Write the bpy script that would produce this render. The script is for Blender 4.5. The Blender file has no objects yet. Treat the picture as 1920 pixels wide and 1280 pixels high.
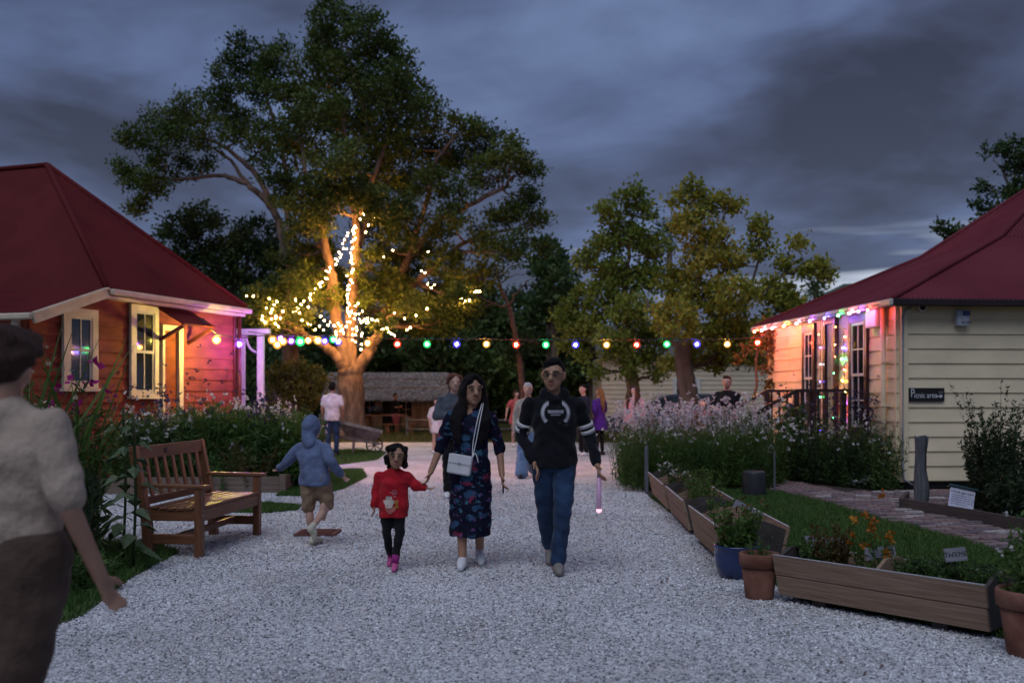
import bpy, bmesh, math, random
import numpy as np
from mathutils import Vector, Matrix
from mathutils.bvhtree import BVHTree

S = bpy.context.scene
COL = S.collection
R = math.radians
random.seed(7)

# ------------------------------------------------------------------ camera
F, CZ, HZ = 1866.7, 1.463, 741.0          # focal length in photo pixels, eye height, horizon row
cam = bpy.data.objects.new('camera', bpy.data.cameras.new('camera'))
COL.objects.link(cam)
cam.location = (0, 0, CZ)
cam.rotation_euler = (R(90), 0, 0)
cam.data.lens = 35; cam.data.sensor_width = 36
cam.data.shift_y = (HZ - 640) / 1920
cam.data.clip_start = 0.1; cam.data.clip_end = 5000
cam.data.dof.use_dof = True
cam.data.dof.focus_distance = 8.8
cam.data.dof.aperture_fstop = 1.8
S.camera = cam

# ------------------------------------------------------------------ sky
SUN_EL, SUN_AZ = R(58), R(200)           # a broad soft light from the dusk sky behind the camera
w = bpy.data.worlds.new('World'); S.world = w; w.use_nodes = True
nt = w.node_tree; N = nt.nodes; L = nt.links
N.clear()
def wn(t, **k):
    n = N.new(t)
    for a, v in k.items(): setattr(n, a, v)
    return n
def wmath(op, a, b=None, clamp=False):
    n = wn('ShaderNodeMath', operation=op, use_clamp=clamp)
    for i, v in enumerate((a, b)):
        if v is None: continue
        if isinstance(v, (int, float)): n.inputs[i].default_value = v
        else: L.new(v, n.inputs[i])
    return n.outputs[0]
tc = wn('ShaderNodeTexCoord')
sep = wn('ShaderNodeSeparateXYZ'); L.new(tc.outputs['Generated'], sep.inputs[0])
zc = wmath('MAXIMUM', sep.outputs[2], 0.0)
den = wmath('ADD', zc, 0.22)
cmb = wn('ShaderNodeCombineXYZ')
L.new(wmath('DIVIDE', sep.outputs[0], den), cmb.inputs[0])
L.new(wmath('DIVIDE', sep.outputs[1], den), cmb.inputs[1])
def wnoise(scale, detail, off, dist=0.0):
    mp = wn('ShaderNodeMapping'); mp.inputs['Location'].default_value = off
    L.new(cmb.outputs[0], mp.inputs[0])
    n = wn('ShaderNodeTexNoise'); n.inputs['Scale'].default_value = scale
    n.inputs['Detail'].default_value = detail; n.inputs['Roughness'].default_value = 0.52
    n.inputs['Distortion'].default_value = dist
    L.new(mp.outputs[0], n.inputs['Vector']); return n.outputs['Fac']
def wramp(fac, stops):
    r = wn('ShaderNodeValToRGB'); L.new(fac, r.inputs[0])
    e = r.color_ramp.elements
    while len(e) < len(stops): e.new(0.5)
    for i, (p, c) in enumerate(stops): e[i].position = p; e[i].color = (*c, 1)
    return r.outputs[0]
big = wnoise(1.05, 5.0, (3.1, 0.4, 0), 0.35)
fine = wnoise(3.3, 6.0, (0.7, 5.2, 1.3), 0.5)
big = wmath('ADD', wmath('MULTIPLY', big, 0.78), wmath('MULTIPLY', fine, 0.22))
cloud = wramp(big, [(0.40, (0.036, 0.041, 0.070)), (0.475, (0.064, 0.080, 0.146)), (0.54, (0.100, 0.136, 0.258)), (0.63, (0.15, 0.205, 0.365))])
# thin breaks of pale evening light low down between the cloud layers
mp = wn('ShaderNodeMapping'); mp.inputs['Scale'].default_value = (2.2, 2.2, 22); mp.inputs['Location'].default_value = (0.55, 0.0, 0.3)
L.new(tc.outputs['Generated'], mp.inputs[0])
sl = wn('ShaderNodeTexNoise'); sl.inputs['Scale'].default_value = 1.25; sl.inputs['Detail'].default_value = 3
L.new(mp.outputs[0], sl.inputs['Vector'])
slit = wramp(sl.outputs['Fac'], [(0.60, (0, 0, 0)), (0.74, (1, 1, 1))])
lowm = wramp(sep.outputs[2], [(0.05, (0.0,) * 3), (0.09, (1, 1, 1)), (0.135, (1, 1, 1)), (0.17, (0, 0, 0))])
slitm = wmath('MULTIPLY', slit, lowm)
mx = wn('ShaderNodeMix', data_type='RGBA'); L.new(slitm, mx.inputs['Factor'])
L.new(cloud, mx.inputs[6]); mx.inputs[7].default_value = (0.62, 0.68, 0.80, 1)
hor = wramp(sep.outputs[2], [(0.0, (0.5,) * 3), (0.30, (0.0,) * 3)])
mx2 = wn('ShaderNodeMix', data_type='RGBA'); L.new(wmath('MULTIPLY', hor, 0.6), mx2.inputs['Factor'])
L.new(mx.outputs[2], mx2.inputs[6]); mx2.inputs[7].default_value = (0.15, 0.19, 0.31, 1)
sky = wn('ShaderNodeTexSky'); sky.sky_type = 'NISHITA'; sky.sun_disc = False
sky.sun_elevation = SUN_EL; sky.sun_rotation = SUN_AZ
bg1 = wn('ShaderNodeBackground'); L.new(sky.outputs[0], bg1.inputs[0]); bg1.inputs[1].default_value = 0.004
bg2 = wn('ShaderNodeBackground'); L.new(mx2.outputs[2], bg2.inputs[0]); bg2.inputs[1].default_value = 1.0
ad = wn('ShaderNodeAddShader'); L.new(bg1.outputs[0], ad.inputs[0]); L.new(bg2.outputs[0], ad.inputs[1])
wo = wn('ShaderNodeOutputWorld'); L.new(ad.outputs[0], wo.inputs[0])

sun = bpy.data.objects.new('sun', bpy.data.lights.new('sun', 'SUN'))
COL.objects.link(sun)
sun.data.energy = 1.32; sun.data.angle = R(48); sun.data.color = (0.82, 0.87, 1.0)
_d = Vector((math.sin(SUN_AZ) * math.cos(SUN_EL), math.cos(SUN_AZ) * math.cos(SUN_EL), math.sin(SUN_EL)))
sun.rotation_euler = _d.to_track_quat('Z', 'Y').to_euler()
sun.location = (0, -20, 30)

S.view_settings.view_transform = 'Standard'; S.view_settings.look = 'None'
S.view_settings.exposure = 0.0; S.view_settings.gamma = 1.0; S.view_settings.use_curve_mapping = False
S.render.engine = 'CYCLES'
S.cycles.use_denoising = True
S.cycles.max_bounces = 6; S.cycles.diffuse_bounces = 3; S.cycles.transparent_max_bounces = 8
S.cycles.sample_clamp_indirect = 4.0
S.cycles.use_light_tree = True
S.cycles.caustics_reflective = False; S.cycles.caustics_refractive = False

# ------------------------------------------------------------------ pixel helpers
def P(px, py, Y):
    return Vector(((px - 960) / F * Y, Y, CZ - (py - HZ) / F * Y))
def G(px, py, z=0.0):
    Y = F * (CZ - z) / (py - HZ)
    return Vector(((px - 960) / F * Y, Y, z))
def hit(px, o, d):
    """distance along the plan line o + s*d that stands in column px"""
    k = (px - 960) / F
    return (k * o[1] - o[0]) / (d[0] - k * d[1])

# ------------------------------------------------------------------ materials
MATS = {}
def mat(name, col, rough=0.7, var=0.15, scale=6.0, bump=0.0, bscale=40.0, col2=None, metal=0.0, spec=0.4,
        stretch=(1, 1, 1), emit=None, estr=0.0, detail=4.0, sheen=0.0, coat=0.0):
    if name in MATS: return MATS[name]
    m = bpy.data.materials.new(name); m.use_nodes = True
    t = m.node_tree; b = t.nodes['Principled BSDF']
    b.inputs['Roughness'].default_value = rough; b.inputs['Metallic'].default_value = metal
    b.inputs['Specular IOR Level'].default_value = spec
    if sheen: b.inputs['Sheen Weight'].default_value = sheen
    if coat: b.inputs['Coat Weight'].default_value = coat
    c = t.nodes.new('ShaderNodeTexCoord'); mp = t.nodes.new('ShaderNodeMapping')
    mp.inputs['Scale'].default_value = stretch
    t.links.new(c.outputs['Object'], mp.inputs[0])
    n = t.nodes.new('ShaderNodeTexNoise'); n.inputs['Scale'].default_value = scale; n.inputs['Detail'].default_value = detail
    t.links.new(mp.outputs[0], n.inputs['Vector'])
    r = t.nodes.new('ShaderNodeValToRGB'); e = r.color_ramp.elements
    c1 = tuple(max(0, x * (1 - var)) for x in col); c2 = col2 or tuple(min(1, x * (1 + var)) for x in col)
    e[0].position = 0.32; e[0].color = (*c1, 1); e[1].position = 0.68; e[1].color = (*c2, 1)
    t.links.new(n.outputs['Fac'], r.inputs[0]); t.links.new(r.outputs[0], b.inputs['Base Color'])
    if bump:
        n2 = t.nodes.new('ShaderNodeTexNoise'); n2.inputs['Scale'].default_value = bscale; n2.inputs['Detail'].default_value = 3
        t.links.new(mp.outputs[0], n2.inputs['Vector'])
        bp = t.nodes.new('ShaderNodeBump'); bp.inputs['Strength'].default_value = bump; bp.inputs['Distance'].default_value = 0.02
        t.links.new(n2.outputs['Fac'], bp.inputs['Height']); t.links.new(bp.outputs[0], b.inputs['Normal'])
    if emit:
        b.inputs['Emission Color'].default_value = (*emit, 1); b.inputs['Emission Strength'].default_value = estr
    MATS[name] = m; return m

def leafmat(name, stops, rough=0.5, trans=0.35):
    """foliage: colour per leaf from the face attribute rnd, some light through the blade"""
    if name in MATS: return MATS[name]
    m = bpy.data.materials.new(name); m.use_nodes = True
    t = m.node_tree; t.nodes.clear()
    a = t.nodes.new('ShaderNodeAttribute'); a.attribute_name = 'rnd'
    r = t.nodes.new('ShaderNodeValToRGB'); e = r.color_ramp.elements
    while len(e) < len(stops): e.new(0.5)
    for i, c in enumerate(stops): e[i].position = i / (len(stops) - 1); e[i].color = (*c, 1)
    t.links.new(a.outputs['Fac'], r.inputs[0])
    b = t.nodes.new('ShaderNodeBsdfPrincipled'); b.inputs['Roughness'].default_value = rough
    b.inputs['Specular IOR Level'].default_value = 0.25
    t.links.new(r.outputs[0], b.inputs['Base Color'])
    tr = t.nodes.new('ShaderNodeBsdfTranslucent'); t.links.new(r.outputs[0], tr.inputs[0])
    mx = t.nodes.new('ShaderNodeMixShader'); mx.inputs[0].default_value = trans
    t.links.new(b.outputs[0], mx.inputs[1]); t.links.new(tr.outputs[0], mx.inputs[2])
    o = t.nodes.new('ShaderNodeOutputMaterial'); t.links.new(mx.outputs[0], o.inputs[0])
    MATS[name] = m; return m

def glow(name, col, strength, base=(0.8, 0.8, 0.8)):
    return mat(name, base, 0.4, 0.0, emit=col, estr=strength)

def woodmat(name, c1, c2, rough=0.6, axis=0, scale=5.0, bump=0.25):
    """long grain along the given local axis"""
    if name in MATS: return MATS[name]
    st = [14.0, 14.0, 14.0]; st[axis] = 0.7
    m = mat(name, c1, rough, 0.0, scale, bump, scale * 2.2, c2, stretch=tuple(st), detail=6)
    return m

# ------------------------------------------------------------------ object helpers
def tag(o, label=None, cat=None, group=None, kind=None):
    if label: o['label'] = label
    if cat: o['category'] = cat
    if group: o['group'] = group
    if kind: o['kind'] = kind
    return o
def root(name, loc, label, cat, group=None):
    o = bpy.data.objects.new(name, None); COL.objects.link(o)
    o.location = loc; o.empty_display_size = 0.2
    return tag(o, label, cat, group)
def woff(o):
    v = Vector((0, 0, 0))
    while o is not None: v = v + o.location; o = o.parent
    return v
def link(name, me, m, parent=None, smooth=False, loc=None):
    o = bpy.data.objects.new(name, me); COL.objects.link(o)
    if m is not None and not me.materials: me.materials.append(m)
    if parent is not None: o.parent = parent
    if loc is not None: o.location = loc
    if smooth: me.polygons.foreach_set('use_smooth', [True] * len(me.polygons))
    return o

class MB:
    def __init__(s): s.v = []; s.f = []
    def add(s, vs, fs):
        b = len(s.v); s.v += [Vector(x) for x in vs]; s.f += [tuple(b + i for i in f) for f in fs]; return s
    def box(s, c, d, M=None, taper=(1, 1)):
        x, y, z = d[0] / 2, d[1] / 2, d[2] / 2
        vs = [Vector((a * x * (taper[0] if k > 0 else 1), b * y * (taper[1] if k > 0 else 1), k * z)) for k in (-1, 1) for a, b in ((-1, -1), (1, -1), (1, 1), (-1, 1))]
        if M is not None: vs = [M @ q for q in vs]
        c = Vector(c)
        return s.add([q + c for q in vs], [(3, 2, 1, 0), (4, 5, 6, 7), (0, 1, 5, 4), (1, 2, 6, 5), (2, 3, 7, 6), (3, 0, 4, 7)])
    def bar(s, a, b, w, h, up=(0, 0, 1)):
        """a square-edged length from a to b, w across, h along up"""
        a = Vector(a); b = Vector(b); d = (b - a).normalized(); up = Vector(up)
        sd = d.cross(up)
        if sd.length < 1e-5: sd = d.cross(Vector((1, 0, 0)))
        sd.normalize(); u = sd.cross(d).normalized()
        vs = [p + sd * (i * w / 2) + u * (k * h / 2) for p in (a, b) for i, k in ((-1, -1), (1, -1), (1, 1), (-1, 1))]
        return s.add(vs, [(0, 1, 2, 3), (7, 6, 5, 4), (0, 4, 5, 1), (1, 5, 6, 2), (2, 6, 7, 3), (3, 7, 4, 0)])
    def tube(s, pts, rad, n=8, cap=True):
        pts = [Vector(p) for p in pts]
        if isinstance(rad, (int, float)): rad = [rad] * len(pts)
        b = len(s.v); ref = None
        for i, p in enumerate(pts):
            d = (pts[min(i + 1, len(pts) - 1)] - pts[max(i - 1, 0)])
            d = d.normalized() if d.length > 1e-9 else Vector((0, 0, 1))
            if ref is None: ref = Vector((0, 0, 1)) if abs(d.z) < 0.9 else Vector((1, 0, 0))
            u = d.cross(ref)
            if u.length < 1e-4: u = d.cross(Vector((0.3, 1, 0.2)))
            u.normalize(); v = d.cross(u).normalized(); ref = v.cross(d) * 1.0 if False else ref
            for k in range(n):
                a = 2 * math.pi * k / n
                s.v.append(p + (u * math.cos(a) + v * math.sin(a)) * rad[i])
        m = len(pts)
        for i in range(m - 1):
            for k in range(n):
                k2 = (k + 1) % n
                s.f.append((b + i * n + k, b + i * n + k2, b + (i + 1) * n + k2, b + (i + 1) * n + k))
        if cap:
            s.f.append(tuple(b + k for k in reversed(range(n)))); s.f.append(tuple(b + (m - 1) * n + k for k in range(n)))
        return s
    def lathe(s, c, prof, n=20):
        """prof: (radius, z) from bottom to top round a vertical axis"""
        b = len(s.v); c = Vector(c)
        for r, z in prof:
            for k in range(n):
                a = 2 * math.pi * k / n
                s.v.append(c + Vector((r * math.cos(a), r * math.sin(a), z)))
        for i in range(len(prof) - 1):
            for k in range(n):
                k2 = (k + 1) % n
                s.f.append((b + i * n + k, b + i * n + k2, b + (i + 1) * n + k2, b + (i + 1) * n + k))
        s.f.append(tuple(b + k for k in reversed(range(n)))); s.f.append(tuple(b + (len(prof) - 1) * n + k for k in range(n)))
        return s
    def ell(s, c, r, M=None, n=12, m=8):
        b = len(s.v); c = Vector(c)
        if isinstance(r, (int, float)): r = (r, r, r)
        for i in range(m + 1):
            t = math.pi * i / m
            for k in range(n):
                a = 2 * math.pi * k / n
                q = Vector((r[0] * math.sin(t) * math.cos(a), r[1] * math.sin(t) * math.sin(a), r[2] * math.cos(t)))
                if M is not None: q = M @ q
                s.v.append(c + q)
        for i in range(m):
            for k in range(n):
                k2 = (k + 1) % n
                if i == 0: s.f.append((b + k, b + n + k, b + n + k2))
                elif i == m - 1: s.f.append((b + i * n + k, b + (i + 1) * n + k, b + i * n + k2))
                else: s.f.append((b + i * n + k, b + (i + 1) * n + k, b + (i + 1) * n + k2, b + i * n + k2))
        return s
    def caps(s, pts, rads, n=10):
        """round-ended tapered chain, for remeshed bodies"""
        pts = [Vector(p) for p in pts]
        for i in range(len(pts) - 1):
            s.tube([pts[i], pts[i + 1]], [rads[i], rads[i + 1]], n)
        for p, r in zip(pts, rads): s.ell(p, r * 1.01, n=n, m=6)
        return s
    def loft(s, rings, n=16):
        b = len(s.v)
        for c, rx, ry in rings:
            c = Vector(c)
            for k in range(n):
                a = 2 * math.pi * k / n
                s.v.append(c + Vector((rx * math.cos(a), ry * math.sin(a), 0)))
        for i in range(len(rings) - 1):
            for k in range(n):
                k2 = (k + 1) % n
                s.f.append((b + i * n + k, b + i * n + k2, b + (i + 1) * n + k2, b + (i + 1) * n + k))
        s.f.append(tuple(b + k for k in reversed(range(n)))); s.f.append(tuple(b + (len(rings) - 1) * n + k for k in range(n)))
        return s
    def sheet(s, poly, z):
        return s.add([(p[0], p[1], z) for p in poly], [tuple(range(len(poly)))])
    def mesh(s, name, off=Vector((0, 0, 0))):
        me = bpy.data.meshes.new(name)
        me.from_pydata([tuple(q - off) for q in s.v], [], s.f); me.update()
        return me
    def build(s, name, m, parent=None, smooth=False, bevel=0.0, kind=None, local=False):
        off = woff(parent) if (parent is not None and not local) else Vector((0, 0, 0))
        me = s.mesh(name, off)
        if bevel:
            bm = bmesh.new(); bm.from_mesh(me)
            bmesh.ops.bevel(bm, geom=bm.edges[:], offset=bevel, segments=1, affect='EDGES', clamp_overlap=True)
            bm.to_mesh(me); bm.free()
        o = link(name, me, m, parent, smooth)
        if kind: o['kind'] = kind
        return o

def npmesh(name, V, Fc, m, parent=None, rnd=None, kind=None, nside=4):
    """V (n,3) world, Fc (k,nside) ints, rnd per face"""
    V = np.asarray(V, np.float32)
    if parent is not None: V = V - np.array(woff(parent), np.float32)
    me = bpy.data.meshes.new(name)
    k = len(Fc)
    me.vertices.add(len(V)); me.vertices.foreach_set('co', V.ravel())
    me.loops.add(k * nside); me.loops.foreach_set('vertex_index', np.asarray(Fc, np.int32).ravel())
    me.polygons.add(k); me.polygons.foreach_set('loop_start', np.arange(0, k * nside, nside, dtype=np.int32))
    me.update(calc_edges=True)
    if rnd is not None:
        at = me.attributes.new('rnd', 'FLOAT', 'FACE'); at.data.foreach_set('value', np.asarray(rnd, np.float32))
    o = link(name, me, m, parent)
    if kind: o['kind'] = kind
    return o

RNG = np.random.default_rng(11)
def unit(a): return a / np.maximum(np.linalg.norm(a, axis=1, keepdims=True), 1e-9)
def leaves(pts, size, width=0.42, dirs=None, spread=1.0, up=0.25):
    """diamond leaves, one quad each, rooted at pts"""
    n = len(pts)
    d = RNG.normal(size=(n, 3)) * spread
    if dirs is not None: d = d + dirs
    d[:, 2] += up
    d = unit(d)
    s = unit(np.cross(d, RNG.normal(size=(n, 3))))
    nn = np.cross(d, s)
    L_ = (size * (0.7 + 0.6 * RNG.random(n)))[:, None]
    p = np.asarray(pts)
    a = p; c = p + d * L_
    mid = p + d * L_ * 0.45 + nn * L_ * 0.06
    b = mid + s * L_ * width * 0.5; e = mid - s * L_ * width * 0.5
    V = np.stack([a, b, c, e], 1).reshape(-1, 3)
    Fq = np.arange(4 * n).reshape(n, 4)
    return V, Fq
def joinq(parts):
    Vs, Fs, o = [], [], 0
    for V, Fq in parts:
        Vs.append(V); Fs.append(Fq + o); o += len(V)
    return np.concatenate(Vs), np.concatenate(Fs)
def strips(P0, P1, P2, w0, w1=0.15):
    """blades: two stacked quads from P0 over P1 to P2, width tapering"""
    n = len(P0)
    d = unit(P2 - P0); s = unit(np.cross(d, RNG.normal(size=(n, 3)))) * (w0 if np.ndim(w0) else w0)
    V = np.stack([P0 - s * .5, P0 + s * .5, P1 + s * .45, P1 - s * .45, P2 + s * .5 * w1, P2 - s * .5 * w1], 1).reshape(-1, 3)
    b = np.arange(n)[:, None] * 6
    Fq = np.concatenate([b + np.array([[0, 1, 2, 3]]), b + np.array([[3, 2, 4, 5]])], 1).reshape(-1, 4)
    return V, Fq
def inpoly(x, y, poly):
    r = np.zeros(len(x), bool); n = len(poly); j = n - 1
    for i in range(n):
        xi, yi = poly[i][0], poly[i][1]; xj, yj = poly[j][0], poly[j][1]
        c = ((yi > y) != (yj > y)) & (x < (xj - xi) * (y - yi) / (yj - yi + 1e-12) + xi)
        r ^= c; j = i
    return r
def scatter(poly, n):
    xs = [p[0] for p in poly]; ys = [p[1] for p in poly]
    x = RNG.uniform(min(xs), max(xs), n); y = RNG.uniform(min(ys), max(ys), n)
    k = inpoly(x, y, poly); return x[k], y[k]

def text_mesh(body, size, M, name, m, parent, extrude=0.001):
    """lettering laid by matrix M: its local x runs along the line, y up the letters"""
    cu = bpy.data.curves.new(name, 'FONT'); cu.body = body; cu.size = size; cu.extrude = extrude
    cu.align_x = 'CENTER'; cu.align_y = 'CENTER'; cu.resolution_u = 2
    o = bpy.data.objects.new(name, cu); COL.objects.link(o)
    dg = bpy.context.evaluated_depsgraph_get()
    me = bpy.data.meshes.new_from_object(o.evaluated_get(dg))
    bpy.data.objects.remove(o); bpy.data.curves.remove(cu)
    me.transform(M); me.transform(Matrix.Translation(-woff(parent)))
    me.materials.clear(); me.name = name
    return link(name, me, m, parent)
# ------------------------------------------------------------------ ground
def gravelmat():
    m = bpy.data.materials.new('gravel'); m.use_nodes = True
    t = m.node_tree; b = t.nodes['Principled BSDF']; b.inputs['Roughness'].default_value = 0.85
    c = t.nodes.new('ShaderNodeTexCoord')
    v = t.nodes.new('ShaderNodeTexVoronoi'); v.inputs['Scale'].default_value = 62
    t.links.new(c.outputs['Object'], v.inputs['Vector'])
    s = t.nodes.new('ShaderNodeSeparateColor'); t.links.new(v.outputs['Color'], s.inputs[0])
    r = t.nodes.new('ShaderNodeValToRGB'); e = r.color_ramp.elements
    for _ in range(2): e.new(0.5)
    for i, (p, q) in enumerate([(0, (.20, .20, .21)), (.35, (.52, .52, .53)), (.72, (.70, .70, .71)), (1, (.86, .86, .87))]):
        e[i].position = p; e[i].color = (*q, 1)
    t.links.new(s.outputs[0], r.inputs[0])
    n = t.nodes.new('ShaderNodeTexNoise'); n.inputs['Scale'].default_value = 0.9; n.inputs['Detail'].default_value = 5
    t.links.new(c.outputs['Object'], n.inputs['Vector'])
    mx = t.nodes.new('ShaderNodeMix'); mx.data_type = 'RGBA'; mx.blend_type = 'MULTIPLY'; mx.inputs['Factor'].default_value = 0.55
    rr = t.nodes.new('ShaderNodeValToRGB'); rr.color_ramp.elements[0].position = .35; rr.color_ramp.elements[0].color = (.55, .53, .5, 1)
    rr.color_ramp.elements[1].position = .65
    t.links.new(n.outputs['Fac'], rr.inputs[0]); t.links.new(r.outputs[0], mx.inputs[6]); t.links.new(rr.outputs[0], mx.inputs[7])
    t.links.new(mx.outputs[2], b.inputs['Base Color'])
    bp = t.nodes.new('ShaderNodeBump'); bp.inputs['Strength'].default_value = 0.9; bp.inputs['Distance'].default_value = 0.012; bp.invert = True
    t.links.new(v.outputs['Distance'], bp.inputs['Height']); t.links.new(bp.outputs[0], b.inputs['Normal'])
    return m
GRAVEL = gravelmat()
soil = mat('soil', (0.045, 0.032, 0.024), 0.95, 0.4, 20, 0.6, 60)
turf = mat('turf', (0.030, 0.075, 0.020), 0.9, 0.45, 3.0, 0.5, 90, (0.09, 0.11, 0.035))
field = mat('meadow', (0.05, 0.07, 0.025), 0.95, 0.4, 0.6, 0.3, 30, (0.11, 0.10, 0.045))

tag(MB().sheet([(-2500, -400), (2500, -400), (2500, 3500), (-2500, 3500)], -0.02).build('ground', field), 'dim grassy ground running back past the trees', kind='structure')
GRAVEL_POLY = [(-7, 0.5), (5, 0.5), (4.6, 4.6), (3.2, 5.7), (2.1, 7.0), (1.98, 8.2), (1.98, 14.3), (2.1, 17), (2.35, 21), (3.2, 26), (6, 31), (-9, 31),
               (-7.0, 24.5), (-5.2, 20.5), (-3.5, 19.5), (-3.5, 15.2), (-4.5, 15.15), (-8.2, 14.7), (-8.2, 10.6), (-3.6, 9.9), (-3.1, 9.3), (-3.05, 8.0), (-2.85, 6.6), (-3.3, 4.4)]
tag(MB().sheet(GRAVEL_POLY, 0.0).build('gravel_path', GRAVEL), 'pale crushed shell gravel path between the two cottages', kind='structure')
LAWNS = {
 'near': [(-7, 3.0), (-3.3, 4.4), (-2.85, 6.6), (-3.05, 8.0), (-3.1, 9.3), (-3.6, 9.9), (-7, 10.6)],
 'strip': [(-3.9, 12.6), (-3.1, 12.3), (-2.72, 12.7), (-2.8, 13.2), (-3.3, 13.5), (-4.0, 13.4)],
 'tongue': [(-3.45, 14.5), (-2.85, 14.35), (-2.62, 15.6), (-2.6, 17.8), (-2.95, 19.6), (-3.45, 19.4)],
 'far': [(-5.2, 20.6), (-3.6, 21.0), (-3.05, 22.6), (-3.2, 25.5), (-4.2, 27.0), (-6.8, 24.6)],
 'right': [(2.1, 7.0), (3.2, 5.7), (4.6, 4.6), (4.9, 5.5), (4.7, 7.6), (4.58, 9.3), (4.42, 11.2), (4.25, 13.4), (4.0, 15.0), (3.3, 15.2), (1.98, 14.3), (1.98, 8.2)],
}
for k, p in LAWNS.items():
    tag(MB().sheet(p, 0.006).build('lawn', turf), {'near': 'shaded grass below the tall flowers near the bench', 'strip': 'small worn grass strip behind the bench', 'tongue': 'grass tongue beside the timber edged bed', 'far': 'grass patch under the wooden barrow', 'right': 'lawn behind the timber herb boxes'}[k], kind='structure')
BED_L = [(-8.2, 14.7), (-4.5, 15.15), (-3.5, 15.2), (-3.5, 19.0), (-4.6, 20.5), (-5.5, 20.3), (-6.75, 16.5), (-7.9, 15.0)]
BED_R = [(1.98, 14.3), (3.3, 15.2), (4.0, 15.0), (4.35, 17.4), (4.9, 20.5), (3.6, 22.5), (2.45, 21.0), (2.1, 17)]
BED_W = [(4.35, 17.2), (4.9, 14.6), (5.75, 14.7), (6.0, 15.6), (5.55, 20.5), (4.9, 20.5)]
for p, l in ((BED_L, 'dark soil of the flower bed below the red cottage'), (BED_R, 'dark soil of the daisy bed by the lawn'), (BED_W, 'dark soil along the cream cottage wall')):
    tag(MB().sheet(p, 0.010).build('garden_soil', soil), l, kind='structure')

# brick path: a bed of sand with every brick laid on it
PATH = [(4.9, 4.0), (5.75, 4.0), (5.35, 10.0), (4.95, 12.55), (6.1, 13.1), (9.5, 13.6), (9.5, 15.3), (5.9, 14.95), (4.9, 14.6), (4.6, 16.6), (4.35, 17.2), (4.0, 15.0), (4.25, 13.4), (4.42, 11.2), (4.58, 9.3), (4.7, 7.6)]
sand = mat('path_sand', (0.10, 0.075, 0.06), 0.95, 0.3, 25, 0.4)
bp_o = tag(MB().sheet(PATH, 0.013).build('brick_path', sand), 'worn red brick path beside the cream cottage', kind='structure')
BR = [mat('brick_a', (0.18, 0.125, 0.12), 0.85, 0.3, 20, 0.4), mat('brick_b', (0.23, 0.175, 0.17), 0.85, 0.3, 20, 0.4), mat('brick_c', (0.13, 0.105, 0.115), 0.85, 0.3, 20, 0.4), mat('brick_d', (0.36, 0.34, 0.32), 0.85, 0.25, 20, 0.4)]
bme = []
for m in BR:
    b = MB().box((0, 0, 0.02), (0.225, 0.108, 0.04), taper=(0.95, 0.9)).mesh('brick'); b.materials.append(m); bme.append(b)
rr = random.Random(3); cells = []
for j in range(110):
    for i in range(26):
        # courses run across the walk, wandering a little with its curve
        y = 4.1 + j * 0.117; x = 3.9 + (i + 0.5 * (j % 2)) * 0.238 + 0.04 * math.sin(y * 1.3)
        if bool(inpoly(np.array([x]), np.array([y]), PATH)[0]): cells.append((x, y))
cells = [c for c in cells if 8.0 < c[1]]
cells.sort(key=lambda c: c[1] if c[0] < 960 and (c[0] / c[1]) < 0.53 else 99)
stuffb = MB()
for k, (x, y) in enumerate(cells):
    mi = rr.choices((0, 1, 2, 3), (4, 3, 3, 1))[0]; a = rr.gauss(0, 0.05)
    if k < 300:
        o = bpy.data.objects.new('brick', bme[mi]); COL.objects.link(o); o.parent = bp_o
        o.location = (x + rr.gauss(0, .006), y + rr.gauss(0, .006), 0.012 + rr.uniform(-0.006, 0.012)); o.rotation_euler = (rr.gauss(0, .03), rr.gauss(0, .03), a)
    else: stuffb.box((x, y, 0.03), (0.225, 0.108, 0.04), Matrix.Rotation(a, 3, 'Z'), (0.95, 0.9))
if stuffb.v: stuffb.build('brick_spread', BR[0], bp_o, kind='stuff', local=True)

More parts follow.
